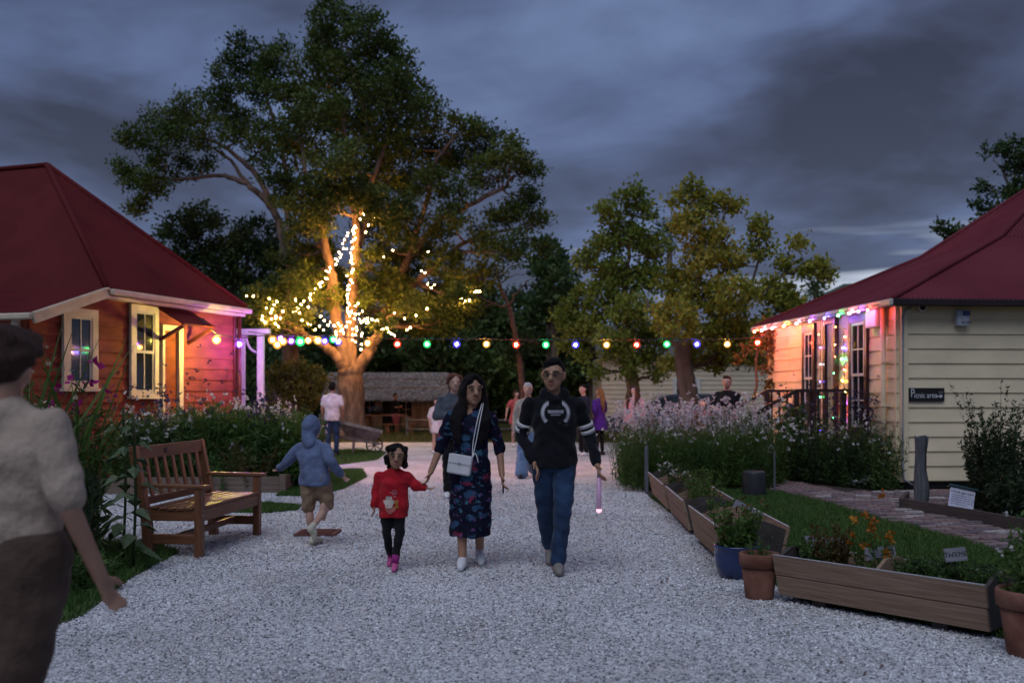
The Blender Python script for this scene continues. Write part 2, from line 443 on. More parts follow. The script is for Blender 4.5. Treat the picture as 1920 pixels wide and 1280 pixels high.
# loose stones of the gravel: crushed shell shards
def stones():
    x1, y1 = scatter(GRAVEL_POLY, 760000)
    d = np.maximum(y1, 2.0)
    vis = (np.abs(x1) < y1 * 0.56 + 0.4) & (y1 > 2.2) & (y1 < 16.5)
    keep = vis & (RNG.random(len(x1)) < np.clip(1.25 - y1 / 17.0, 0.12, 1))
    for k in ('strip', 'tongue'): keep &= ~inpoly(x1, y1, LAWNS[k])
    x, y = x1[keep], y1[keep]; n = len(x)
    r = RNG.uniform(0.005, 0.0105, n) * (1 + 0.03 * y)
    a = RNG.uniform(0, 6.283, n)
    nz = RNG.normal(size=(n, 3)) * 0.45; nz[:, 2] = 1; nz = unit(nz)
    u = unit(np.cross(nz, np.stack([np.cos(a), np.sin(a), np.zeros(n)], 1))); v = np.cross(nz, u)
    c = np.stack([x, y, r * 0.35], 1)
    e = RNG.uniform(0.55, 1.0, n)[:, None]
    rr_ = r[:, None]
    q = [c + u * rr_, c + v * rr_ * e, c - u * rr_ * 0.9, c - v * rr_ * e * 0.8, c + nz * rr_ * 0.65]
    V = np.stack(q, 1).reshape(-1, 3)
    b = np.arange(n)[:, None] * 5
    Fq = np.concatenate([b + np.array([[0, 1, 4]]), b + np.array([[1, 2, 4]]), b + np.array([[2, 3, 4]]), b + np.array([[3, 0, 4]])], 1).reshape(-1, 3)
    # worn lines and damp patches: long wandering bands of darker, finer stone
    pt = .5 + .5 * np.sin(x * 2.1 + 1.3 * np.sin(y * .55) + .7 * np.sin(y * 1.9 + x)) * np.sin(y * .8 + 1.1 * np.sin(x * 1.4))
    rn = np.repeat(np.clip(RNG.random(n) * (.62 + .38 * pt), 0, 1), 4)
    m = leafmat('shell_shard', [(.10, .10, .115), (.47, .475, .50), (.63, .64, .67), (.76, .77, .80), (.88, .89, .92)], 0.8, 0.0)
    o = npmesh('gravel_stones', V, Fq, m, None, rn, 'stuff', 3)
    tag(o, 'loose pale crushed shell stones strewn over the path', 'gravel')
stones()
lx, ly = scatter(GRAVEL_POLY, 2600)
kk = (ly > 3) & (ly < 20) & ((RNG.random(len(lx)) < .16) | (lx > 1.2) | (lx < -2.3)); lx, ly = lx[kk], ly[kk]; nl = len(lx)
la = RNG.uniform(0, 6.28, nl); ls = RNG.uniform(.012, .032, nl)
lu = np.stack([np.cos(la), np.sin(la), RNG.normal(0, .12, nl)], 1) * ls[:, None]; lv_ = np.stack([-np.sin(la), np.cos(la), RNG.normal(0, .2, nl)], 1) * ls[:, None] * .4
lc = np.stack([lx, ly, np.full(nl, .014)], 1)
tag(npmesh('fallen_leaves', np.stack([lc - lu, lc + lv_, lc + lu, lc - lv_], 1).reshape(-1, 3), np.arange(4 * nl).reshape(nl, 4), leafmat('dry_leaf', [(.05, .03, .018), (.10, .06, .03), (.15, .10, .05)], .8, .1), None, RNG.random(nl), 'stuff'), 'small dry leaves strewn over the gravel', 'leaves')

def grass(poly, n, h, m, name, label, lean=0.5):
    x, y = scatter(poly, n); n = len(x)
    hh = h * RNG.uniform(0.5, 1.3, n)
    p = np.stack([x, y, np.full(n, 0.004)], 1)
    d = RNG.normal(size=(n, 3)) * lean; d[:, 2] = 1
    a = RNG.uniform(0, 6.28, n); s = np.stack([np.cos(a), np.sin(a), np.zeros(n)], 1) * 0.006
    V = np.stack([p - s, p + s, p + d * hh[:, None]], 1).reshape(-1, 3)
    o = npmesh(name, V, np.arange(3 * n).reshape(n, 3), m, None, RNG.random(n), 'stuff', 3)
    return tag(o, label, 'grass')
GR = leafmat('grass_blade', [(.026, .085, .018), (.05, .13, .026), (.08, .16, .036), (.12, .17, .05)], 0.6, 0.3)
grass(LAWNS['right'], 130000, 0.055, GR, 'grass_blades', 'short lawn grass behind the timber herb boxes')
grass(LAWNS['near'], 60000, 0.07, GR, 'grass_blades', 'rough grass at the foot of the tall flowers')
grass(LAWNS['strip'], 9000, 0.04, GR, 'grass_blades', 'thin worn grass blades behind the bench')
grass(LAWNS['tongue'], 24000, 0.05, GR, 'grass_blades', 'grass blades beside the timber bed edging')
grass(LAWNS['far'], 24000, 0.06, GR, 'grass_blades', 'grass blades around the wooden barrow')
grass([(-9, 31.0), (8, 31.0), (12, 47), (-14, 47)], 90000, 0.22, leafmat('meadow_blade', [(.05, .075, .02), (.10, .12, .035), (.17, .15, .06)], 0.7, 0.3), 'grass_blades', 'long meadow grass around the thatched hut')

# far hill
hm = mat('hill_green', (0.045, 0.07, 0.045), 0.95, 0.3, 0.02)
pts = []; fs = []; nx, ny = 48, 12
for j in range(ny):
    for i in range(nx):
        u = i / (nx - 1); v = j / (ny - 1)
        x = -160 + 620 * u; y = 480 + 240 * v
        z = 64 * math.exp(-((x - 196) / 52) ** 2) * math.sin(math.pi * min(1, v * 1.0 + 0.02)) + 26 * math.exp(-((x - 330) / 120) ** 2) * math.sin(math.pi * v) + 4 * math.sin(x * .06) * math.sin(math.pi * v) - 1
        pts.append((x, y, z))
for j in range(ny - 1):
    for i in range(nx - 1): fs.append((j * nx + i, j * nx + i + 1, (j + 1) * nx + i + 1, (j + 1) * nx + i))
tag(MB().add(pts, fs).build('hill', hm, smooth=True), 'dark wooded hill far beyond the cream cottage', kind='structure')

# ------------------------------------------------------------------ wall kit
def wbox(mb, fr, s0, s1, z0, z1, o0, o1):
    O, u, n = fr
    q = lambda s, z, o: Vector((O[0] + u[0] * s + n[0] * o, O[1] + u[1] * s + n[1] * o, z))
    vs = [q(s, z, o) for z in (z0, z1) for s, o in ((s0, o0), (s1, o0), (s1, o1), (s0, o1))]
    c = u[0] * n[1] - u[1] * n[0]
    fs = [(3, 2, 1, 0), (4, 5, 6, 7), (0, 1, 5, 4), (1, 2, 6, 5), (2, 3, 7, 6), (3, 0, 4, 7)]
    if c < 0: fs = [tuple(reversed(f)) for f in fs]
    return mb.add(vs, fs)
def board(fr, s0, s1, z0, h, m, parent, name='weatherboard', s0t=None):
    """one lapped board: foot proud, head tucked behind the next one"""
    O, u, n = fr; mb = MB()
    s0t = s0 if s0t is None else s0t
    q = lambda s, z, o: Vector((O[0] + u[0] * s + n[0] * o, O[1] + u[1] * s + n[1] * o, z))
    vs = [q(s0, z0, .034), q(s1, z0, .034), q(s1, z0 + h + .015, .010), q(s0t, z0 + h + .015, .010), q(s0, z0, .002), q(s1, z0, .002), q(s1, z0 + h + .015, .001), q(s0t, z0 + h + .015, .001)]
    fs = [(0, 1, 2, 3), (7, 6, 5, 4), (0, 4, 5, 1), (2, 6, 7, 3), (1, 5, 6, 2), (0, 3, 7, 4)]
    if u[0] * n[1] - u[1] * n[0] > 0: fs = [tuple(reversed(f)) for f in fs]
    mb.add(vs, fs)
    return mb.build(name, m, parent)
glass = mat('window_glass', (0.012, 0.014, 0.018), 0.06, 0.0, spec=0.8)
def window(parent, fr, s0, s1, z0, z1, trim, sash, tw=0.1, rows=2, cols=2, proud=0.085, sill=True, head=0.0):
    """sash window standing on the boards: trim round it, two sashes, panes, bars"""
    mb = MB()
    wbox(mb, fr, s0, s0 + tw, z0, z1, .034, proud); wbox(mb, fr, s1 - tw, s1, z0, z1, .034, proud)
    wbox(mb, fr, s0 + tw, s1 - tw, z1 - tw - head, z1, .034, proud); wbox(mb, fr, s0 + tw, s1 - tw, z0, z0 + tw * .6, .034, proud)
    wf = mb.build('window', trim, parent)
    a, b, c, d = s0 + tw, s1 - tw, z0 + tw * .6, z1 - tw - head
    mid = (c + d) / 2; sw = 0.045
    for k, (lo, hi, o0) in enumerate(((c, mid + .02, .040), (mid - .02, d, .050))):
        mb = MB()
        wbox(mb, fr, a, a + sw, lo, hi, o0, o0 + .025); wbox(mb, fr, b - sw, b, lo, hi, o0, o0 + .025)
        wbox(mb, fr, a + sw, b - sw, lo, lo + sw, o0, o0 + .025); wbox(mb, fr, a + sw, b - sw, hi - sw, hi, o0, o0 + .025)
        mb.build('sash_frame', sash, wf)
        wbox(MB(), fr, a + sw, b - sw, lo + sw, hi - sw, o0 + .004, o0 + .010).build('pane', glass, wf)
        for i in range(1, cols):
            x = a + (b - a) * i / cols; wbox(MB(), fr, x - .011, x + .011, lo + sw, hi - sw, o0 + .011, o0 + .022).build('glazing_bar', sash, wf)
        for i in range(1, rows):
            z = lo + (hi - lo) * i / rows; wbox(MB(), fr, a + sw, b - sw, z - .011, z + .011, o0 + .0105, o0 + .0215).build('glazing_bar', sash, wf)
    if sill: wbox(MB(), fr, s0 - .05, s1 + .05, z0 - .05, z0 - .002, .036, proud + .06).build('sill', trim, wf)
    return wf
def roof_slope(parent, poly, m, name='roof_slope', pitch=0.076, amp=0.010):
    """corrugated sheet over a convex polygon whose first edge is the eave"""
    poly = [Vector(p) for p in poly]
    A = poly[0]; u = (poly[1] - A).normalized()
    n = Vector((0, 0, 0))
    for i in range(1, len(poly) - 1): n += (poly[i] - A).cross(poly[i + 1] - A)
    n.normalize()
    if n.z < 0: n = -n
    v = n.cross(u)
    if v.z < 0: v = -v
    q = [((p - A).dot(u), (p - A).dot(v)) for p in poly]
    u0, u1 = min(a for a, b in q), max(a for a, b in q)
    k = max(8, int((u1 - u0) / (pitch / 4))); vs = []; fs = []; last = None
    for i in range(k + 1):
        x = u0 + (u1 - u0) * (0.0005 + 0.999 * i / k); hits = []
        for j in range(len(q)):
            (xa, ya), (xb, yb) = q[j], q[(j + 1) % len(q)]
            if (xa - x) * (xb - x) <= 0 and abs(xa - xb) > 1e-9: hits.append(ya + (yb - ya) * (x - xa) / (xb - xa))
        if len(hits) < 2: last = None; continue
        o = n * (amp * math.sin(2 * math.pi * x / pitch))
        vs += [A + u * x + v * min(hits) + o, A + u * x + v * max(hits) + o]
        b = len(vs) - 2
        if last is not None: fs.append((last, b, b + 1, last + 1))
        last = b
    return MB().add(vs, fs).build(name, m, parent, smooth=True)

# ------------------------------------------------------------------ red cottage (left)
red = mat('red_paint', (0.20, 0.046, 0.030), 0.75, 0.28, 2.2, 0.2, 30, stretch=(1, 1, 3), spec=0.12)
roofred = mat('roof_iron_red', (0.092, 0.0115, 0.0135), 0.7, 0.12, 0.9, 0.0, 20, (0.118, 0.016, 0.016), stretch=(1, 1, 1), detail=8, spec=.10)
cream = mat('cream_trim', (0.56, 0.47, 0.36), 0.6, 0.14, 4.0, 0.1, 30)
C0 = Vector((-6.744, 16.572, 0)); ey = Vector((0.317, 0.948, 0)).normalized(); ex = Vector((ey.y, -ey.x, 0)); inn = -ex
LE = 4.08; EZ = 3.247
lh = root('red_cottage', C0 + inn * 1.5, 'dark red weatherboard cottage with steep red iron hip roof', 'cottage')
def LP(s, i, z): q = C0 + ey * s + inn * i; return Vector((q.x, q.y, z))
fw = (LP(0, .20, 0), ey, ex)
LEANS, LEANZ = -1.586, 2.72
def topz(s): return EZ - .05 if s >= 0 else (EZ - .09) + (LEANZ - EZ) * (s / LEANS)
h = 0.213; z = 0.06
while z < EZ - .12:
    zt = z + h; s0 = LEANS + .12; s0t = s0
    if zt > LEANZ - .08:
        s0t = LEANS * ((EZ - .09 - zt) / (EZ - LEANZ)); s0t = min(0.0, s0t)
        s0 = LEANS * ((EZ - .09 - z) / (EZ - LEANZ)); s0 = max(LEANS + .12, min(0.0, s0)); s0t = max(s0, s0t)
        if zt > EZ - .09: s0t = s0 = .02
    board(fw, s0, LE - .22, z, h, red, lh, s0t=s0t); z += h
# solid core so that no daylight passes through, and the wall toward the lane
core = MB(); wbox(core, fw, LEANS + .13, LE - .22, 0, LEANZ - .1, -2.6, -.004); core.build('wall_core', red, lh)
core = MB(); wbox(core, fw, 0.02, LE - .22, LEANZ - .1, EZ - .03, -2.6, -.004); core.build('wall_core', red, lh)
wbox(MB(), fw, LE - .22, LE - .13, 0, EZ - .08, -.05, .05).build('corner_board', mat('dark_red_trim', (0.10, 0.018, 0.02), 0.5), lh)
fback = (LP(LE - .22, .2, 0), inn, ey); z = 0.06
while z < EZ - .12: board(fback, .06, 2.6, z, h, red, lh); z += h
ffront = (LP(LEANS + .12, .2, 0), inn, -ey); z = 0.06
while z < LEANZ - .22: board(ffront, .02, 2.6, z, h, red, lh); z += h
# roof
AP = LP(2.04, 3.18, 5.96); AP2 = LP(2.04, 8.5, 5.96)
E0, E1 = LP(0, 0, EZ), LP(LE, 0, EZ)
roof_slope(lh, [E0, E1, AP], roofred)
roof_slope(lh, [LP(0, 8.5, EZ), E0, AP, AP2], roofred)
roof_slope(lh, [E1, LP(LE, 8.5, EZ), AP2, AP], roofred)
roof_slope(lh, [LP(LEANS, 8.5, LEANZ), LP(LEANS, -.02, LEANZ), LP(0.03, -.02, EZ + .02), LP(0.03, 8.5, EZ + .02)], roofred, 'lean_to_roof')
for a, b in ((E0, AP), (E1, AP), (AP, AP2)):
    MB().tube([a + Vector((0, 0, .015)), b + Vector((0, 0, .015))], .055, 8).build('ridge_cap', roofred, lh, True)
MB().bar(LP(.03, -.06, EZ - .06), LP(LE + .05, -.06, EZ - .06), .11, .10).build('gutter', cream, lh, bevel=.02)
wbox(MB(), fw, .05, LE, EZ - .17, EZ - .115, .02, .17).build('soffit', cream, lh)
MB().bar(LP(LEANS - .02, -.02, LEANZ - .085), LP(-.01, -.02, EZ - .075), .05, .17).build('barge_board', cream, lh)
MB().bar(LP(LEANS - .03, -.03, LEANZ - .02), LP(-.01, -.03, EZ - .005), .08, .03).build('barge_cap', cream, lh)
MB().bar(LP(LEANS - .06, -.02, LEANZ - .06), LP(LEANS - .06, 6.5, LEANZ - .06), .10, .10).build('lean_to_gutter', cream, lh, bevel=.02)
MB().tube([LP(LE - .10, .10, EZ - .1), LP(LE - .12, .10, 0.05)], .04, 8).build('downpipe', mat('dark_red_trim', ()), lh, True)
for i in (0.35, 2.2, 4.2):
    MB().box(LP(LEANS + .02, i, (LEANZ - .1) / 2), (.1, .1, LEANZ - .1)).build('veranda_post', cream, lh)
def lw(px): return hit(px, fw[0], ey)
def lz(px, py):
    s = lw(px); Y = fw[0].y + ey.y * s; return CZ - (py - HZ) / F * Y
greyed = mat('old_cream_sash', (0.50, 0.45, 0.38), 0.6, 0.15, 5)
window(lh, fw, lw(112), lw(177), lz(177, 728), lz(177, 582), cream, greyed, .13, rows=1, cols=2)
window(lh, fw, lw(239), lw(291), lz(291, 742), lz(291, 576), cream, greyed, .11, rows=1, cols=2)
# doorway with its little hood
d0, d1 = lw(297), lw(334)
mb = MB(); zt = lz(334, 612)
wbox(mb, fw, d0, d0 + .06, .1, zt, .034, .10); wbox(mb, fw, d1 - .12, d1, .1, zt, .034, .12); wbox(mb, fw, d0 + .06, d1 - .12, zt - .1, zt, .034, .10)
df = mb.build('door_frame', cream, lh)
wbox(MB(), fw, d0 + .06, d1 - .12, .1, zt - .1, .036, .055).build('door', red, df)
MB().ell(fw[0] + ey * (d1 - .2) + ex * .08 + Vector((0, 0, 1.05)), .03).build('door_knob', mat('brass', (.5, .35, .1), .3, metal=1), df, True)
hz = lz(334, 580)
ha, hb = lw(290), lw(352)
hp = lambda s, o, z: fw[0] + ey * s + ex * o + Vector((0, 0, z))
mb = MB().add([hp(ha, .04, hz), hp(hb, .04, hz), hp(hb, .62, hz - .32), hp(ha, .62, hz - .32), hp(ha, .04, hz - .03), hp(hb, .04, hz - .03), hp(hb, .62, hz - .35), hp(ha, .62, hz - .35)],
              [(0, 1, 2, 3), (7, 6, 5, 4), (3, 2, 6, 7), (0, 3, 7, 4), (1, 5, 6, 2), (0, 4, 5, 1)])
hd = mb.build('door_hood', roofred, lh)
for s in (ha + .05, hb - .05):
    MB().bar(hp(s, .04, hz - .62), hp(s, .58, hz - .36), .05, .06).build('hood_bracket', mat('dark_red_trim', ()), hd)
# white veranda post and beam behind the far corner
purp = mat('white_paint', (0.62, 0.60, 0.58), 0.55, 0.08)
vp = P(489, 700, 21.8)
MB().box((vp.x, vp.y, 1.39), (.135, .135, 2.78)).build('veranda_post', purp, lh)
MB().box((vp.x - .16, vp.y, 2.85), (.72, .16, .13)).build('veranda_beam', purp, lh)
for sg in (-1,):
    arc = [(vp.x + sg * (.06 + .26 * math.sin(t)), vp.y, 2.40 + .37 * (1 - math.cos(t))) for t in [i * math.pi / 16 for i in range(9)]]
    MB().tube(arc, .03, 6).build('veranda_bracket', purp, lh, True)
MB().box((vp.x - .38, vp.y + .01, 1.39), (.07, .07, 2.78)).build('veranda_post', purp, lh)

# ------------------------------------------------------------------ cream cottage (right)
cream2 = mat('cream_boards', (0.76, 0.64, 0.43), 0.5, 0.10, 1.6, 0.08, 40, stretch=(1, 1, 2))
roof2 = mat('roof_iron_plum', (0.125, 0.018, 0.028), 0.65, 0.12, 0.9, 0.0, 20, (0.15, 0.027, 0.037), stretch=(1, 1, 1), detail=8, spec=.15)
darkb = mat('dark_brown_paint', (0.022, 0.012, 0.012), 0.35, 0.2, 6)
tr2 = mat('plum_trim', (0.035, 0.012, 0.016), 0.35, 0.2, 6)
whites = mat('sash_white', (0.62, 0.62, 0.60), 0.5, 0.06)
RC = Vector((6.12, 15.7, 0)); rey = Vector((-.0872, .9962, 0)); rex = Vector((.9962, .0872, 0))
rh = root('cream_cottage', RC + rex * 2 + rey * 2, 'cream weatherboard cottage with plum red iron roof', 'cottage')
RL, RW, RZ = 6.05, 9.0, 2.97
ff = (RC, rex, -rey); fs_ = (RC, rey, -rex)
h = 0.2315; z = 0.12
while z < RZ - .10:
    hh = min(h, RZ - .03 - z); board(ff, .12, RW, z, hh, cream2, rh); board(fs_, .02, RL, z, hh, cream2, rh); z += h
mb = MB(); wbox(mb, ff, .01, RW, .10, RZ - .02, -6.0, -.004); mb.build('wall_core', cream2, rh)
mb = MB(); wbox(mb, ff, .06, RW, 0.0, .115, -.5, -.03); wbox(mb, fs_, .06, RL, 0, .115, -.5, -.03); mb.build('foundation', mat('black_base', (.012, .012, .013), .8), rh)
wbox(MB(), ff, .0, .115, .10, RZ - .05, -.03, .046).build('corner_board', cream2, rh)
wbox(MB(), fs_, .048, .10, .10, RZ - .05, .002, .046).build('corner_board', cream2, rh)
def RP(a, b, z): q = RC + rex * a + rey * b; return Vector((q.x, q.y, z))
ov = .22
e0, e1, e2 = RP(-ov, -ov, RZ), RP(-ov, RL + ov, RZ), RP(RW, -ov, RZ)
b0, b1, b2 = RP(2.65, 1.62, 4.26), RP(2.65, 4.50, 4.26), RP(RW, 1.62, 4.26)
ap, ap2 = RP(4.9, 3.05, 5.94), RP(RW, 3.05, 5.94)
for poly in ([e0, e2, b2, b0], [e1, e0, b0, b1], [b0, b2, ap2, ap], [b1, b0, ap], [e1, b1, RP(RW, 4.5, 4.26), RP(RW, RL + ov, RZ)], [b1, ap, ap2, RP(RW, 4.5, 4.26)]):
    roof_slope(rh, poly, roof2)
for pth in ([e0, b0, ap], [e1, b1, ap], [ap, ap2]):
    MB().tube([q + Vector((0, 0, .012)) for q in pth], .05, 8).build('ridge_cap', roof2, rh, True)
gut = mat('gutter_pale', (0.50, 0.47, 0.44), 0.3, 0.1, 5, spec=0.6)
MB().bar(RP(-ov - .06, -ov - .05, RZ - .065), RP(RW, -ov - .05, RZ - .065), .11, .11).build('gutter', darkb, rh, bevel=.015)
MB().bar(RP(-ov - .05, -ov - .10, RZ - .065), RP(-ov - .05, RL + ov, RZ - .065), .11, .105).build('gutter', gut, rh, bevel=.015)
mb = MB(); wbox(mb, ff, -.15, RW, RZ - .055, RZ - .03, .04, .20); wbox(mb, fs_, -.03, RL, RZ - .055, RZ - .03, .04, .20); mb.build('soffit', cream2, rh)
def rw(px): return hit(px, RC, rey)
def rz(px, py):
    Y = RC.y + rey.y * rw(px); return CZ - (py - HZ) / F * Y
window(rh, fs_, rw(1633), rw(1599), rz(1616, 806), rz(1616, 584), tr2, whites, .09, rows=2, cols=2, head=.10)
window(rh, fs_, rw(1534), rw(1511), rz(1522, 800), rz(1522, 607), tr2, whites, .09, rows=2, cols=2, head=.08)
a, b = rw(1576), rw(1552); zt = rz(1564, 592)
mb = MB(); wbox(mb, fs_, a, a + .10, .5, zt, .034, .10); wbox(mb, fs_, b - .10, b, .5, zt, .034, .10); wbox(mb, fs_, a + .10, b - .10, zt - .14, zt, .034, .10)
dfr = mb.build('door_frame', tr2, rh)
wbox(MB(), fs_, a + .10, b - .10, .5, zt - .14, .036, .052).build('door', mat('door_pale_green', (.36, .37, .27), .5), dfr)
for i in range(2):
    for j in range(2):
        w_ = (b - a - .2); s0 = a + .10 + .08 + i * (w_ / 2 - .03); zz = .66 + j * .95
        wbox(MB(), fs_, s0, s0 + w_ / 2 - .13, zz, zz + .78, .053, .062).build('door_panel', mat('door_pale_green', ()), dfr)
# pipes and fittings
MB().tube([RP(-.10, .38, RZ - .1), RP(-.085, .38, 0.05)], .045, 10).build('downpipe', cream2, rh, True)
MB().tube([RP(.16, -.05, RZ - .12), RP(.05, -.055, RZ - .16), RP(.02, -.055, RZ - .26), RP(.015, -.06, .35), RP(.03, -.07, .14), RP(.16, -.09, .06)], .018, 8).build('conduit', mat('grey_plastic', (.30, .31, .36), .4), rh, True)
for zz in (.6, 1.3, 2.0): MB().box(RP(-.085, .38, zz), (.11, .11, .03)).build('pipe_clip', cream2, rh)

# meter box, camera, alarm box, sign: each hangs on the wall and is a thing of its own
def wallthing(name, label, cat, fr, s, z):
    O, u, n = fr; return root(name, (O[0] + u[0] * s, O[1] + u[1] * s, z), label, cat)
wp = mat('white_plastic', (.62, .62, .66), .4, .05)
mx0, mx1 = rw(1662), rw(1640)
t = wallthing('meter_box', 'white meter box on the cream wall beside the downpipe', 'box', fs_, mx0, rz(1650, 614))
wbox(MB(), fs_, mx0, mx1, rz(1650, 614), rz(1650, 574), .036, .16).build('case', wp, t, bevel=.008)
wbox(MB(), fs_, mx0 + .03, mx1 - .03, rz(1650, 611), rz(1650, 577), .161, .168).build('lid', wp, t)
def fwx(px): return hit(px, RC, rex)
def fz(px, py): Y = RC.y + rex.y * fwx(px); return CZ - (py - HZ) / F * Y
def FP(px, py, o): s = fwx(px); q = RC + rex * s - rey * o; return Vector((q.x, q.y, fz(px, py)))
t = root('security_camera', FP(1722, 578, .03), 'small white dome security camera under the eave', 'camera')
Mf = Matrix.Rotation(math.atan2(rex.y, rex.x), 3, 'Z')
MB().tube([FP(1726, 577, .035), FP(1726, 577, .07)], [.07, .062], 16).build('base_plate', wp, t, True)
MB().ell(FP(1724, 578, .09), (.066, .066, .062)).build('housing', wp, t, True)
MB().tube([FP(1723, 578, .12), FP(1721, 579, .168)], [.045, .036], 14).build('lens', mat('black_gloss', (.01, .01, .012), .12), t, True)
MB().tube([FP(1728, 576, .04), FP(1737, 570, .045), FP(1734, 566, .045)], .008, 6).build('cable', mat('black_gloss', ()), t, True)
t = root('alarm_box', FP(1798, 598, .03), 'pale alarm siren box with blue strobe on the cream wall', 'alarm')
MB().box(FP(1798, 597, .09), (.20, .11, .26), Mf, (.96, .9)).build('case', mat('alarm_grey', (.42, .45, .52), .45), t, bevel=.012)
MB().box(FP(1803, 588, .150), (.105, .03, .07), Mf).build('strobe', mat('blue_lens', (.01, .03, .16), .2), t, bevel=.006)
MX = Matrix.Translation(FP(1803, 606, .148)) @ Matrix.Rotation(math.atan2(rex.y, rex.x), 4, 'Z') @ Matrix.Rotation(R(90), 4, 'X')
text_mesh('KOM', .07, MX, 'lettering', mat('maroon_ink', (.08, .02, .05), .6), t)
t = root('picnic_sign', FP(1734, 740, .03), 'black hand painted Picnic area sign on the cream wall', 'sign')
wbox(MB(), ff, fwx(1701), fwx(1767), fz(1734, 752), fz(1734, 727), .038, .062).build('board', mat('sign_black', (.010, .009, .011), .6), t)
RX = Matrix.Rotation(math.atan2(rex.y, rex.x), 4, 'Z') @ Matrix.Rotation(R(90), 4, 'X')
chalk = mat('sign_white', (.62, .62, .64), .7)
text_mesh('P', .17, Matrix.Translation(FP(1707.5, 737.5, .064)) @ RX @ Matrix.Diagonal((.8, 1.15, 1, 1)), 'lettering', chalk, t)
text_mesh('icnic area', .125, Matrix.Translation(FP(1732, 741, .064)) @ RX @ Matrix.Diagonal((.80, 1, 1, 1)), 'lettering', chalk, t)
MB().bar(FP(1752, 742.5, .066), FP(1762, 742.5, .066), .004, .018).build('arrow', chalk, t)
for k in (-1, 1): MB().bar(FP(1762.5, 742.5, .067), FP(1759, 742.5 + 3 * k, .067), .004, .015).build('arrow_barb', chalk, t)
for k in range(3): MB().bar(FP(1757 + 3 * k, 737, .066), FP(1758 + 2.5 * k, 733.5, .066), .004, .010).build('flourish', mat('sign_grey', (.22, .22, .24), .7), t)

# steps and dark handrail to the side door
da, db = rw(1580), rw(1536); dc = (da + db) / 2
st = root('door_steps', fs_[0] + rey * dc - rex * .8, 'dark timber steps and handrail up to the cottage side door', 'steps')
dk = mat('dark_stained_timber', (.022, .014, .012), .5, .3, 6, .2, 30)
def SP(s, o, z): q = RC + rey * s - rex * o; return Vector((q.x, q.y, z))
s0, s1 = da - .25, db + .2; lo = .95
for i in range(8):
    MB().bar(SP(s0, .05 + (i + .5) * lo / 8, .52), SP(s1, .05 + (i + .5) * lo / 8, .52), lo / 8 - .012, .035).build('deck_board', dk, st)
for i in range(3):
    MB().bar(SP(s0, lo + .16 + i * .28, .40 - i * .14), SP(s1, lo + .16 + i * .28, .40 - i * .14), .27, .04).build('tread', dk, st)
for s in (s0, s1):
    MB().bar(SP(s, lo, .50), SP(s, lo + .95, .03), .05, .2).build('stringer', dk, st)
    for o, top in ((.10, 1.52), (lo, 1.52), (lo + .82, 1.10)): MB().box(SP(s, o, top / 2), (.09, .09, top)).build('post', dk, st)
    MB().bar(SP(s, .02, 1.55), SP(s, lo + .02, 1.55), .10, .05).build('handrail', dk, st)
    MB().bar(SP(s, lo, 1.55), SP(s, lo + .95, 1.06), .10, .05).build('handrail', dk, st)
    MB().bar(SP(s, lo, 1.22), SP(s, lo + .88, .76), .05, .07).build('mid_rail', dk, st)
    for i in range(5): MB().box(SP(s, .24 + i * .155, 1.03), (.035, .035, .99)).build('baluster', dk, st)
# ------------------------------------------------------------------ trees
bark = mat('bark', (.12, .085, .062), .9, .35, 5, .7, 18, (.20, .15, .115), stretch=(1, 1, .35))
bark2 = mat('bark_pale', (.095, .062, .048), .9, .35, 5, .9, 15, (.24, .17, .14), stretch=(1, 1, .4))
def curve(pts, n=5, jit=0.0, rs=random):
    pts = [Vector(p) for p in pts]; out = []
    for i in range(len(pts) - 1):
        p0 = pts[max(i - 1, 0)]; p1 = pts[i]; p2 = pts[i + 1]; p3 = pts[min(i + 2, len(pts) - 1)]
        for k in range(n):
            t = k / n
            q = 0.5 * ((2 * p1) + (p2 - p0) * t + (2 * p0 - 5 * p1 + 4 * p2 - p3) * t * t + (3 * p1 - p0 - 3 * p2 + p3) * t ** 3)
            out.append(q + Vector((rs.gauss(0, jit), rs.gauss(0, jit), rs.gauss(0, jit * .5))))
    out.append(pts[-1]); return out
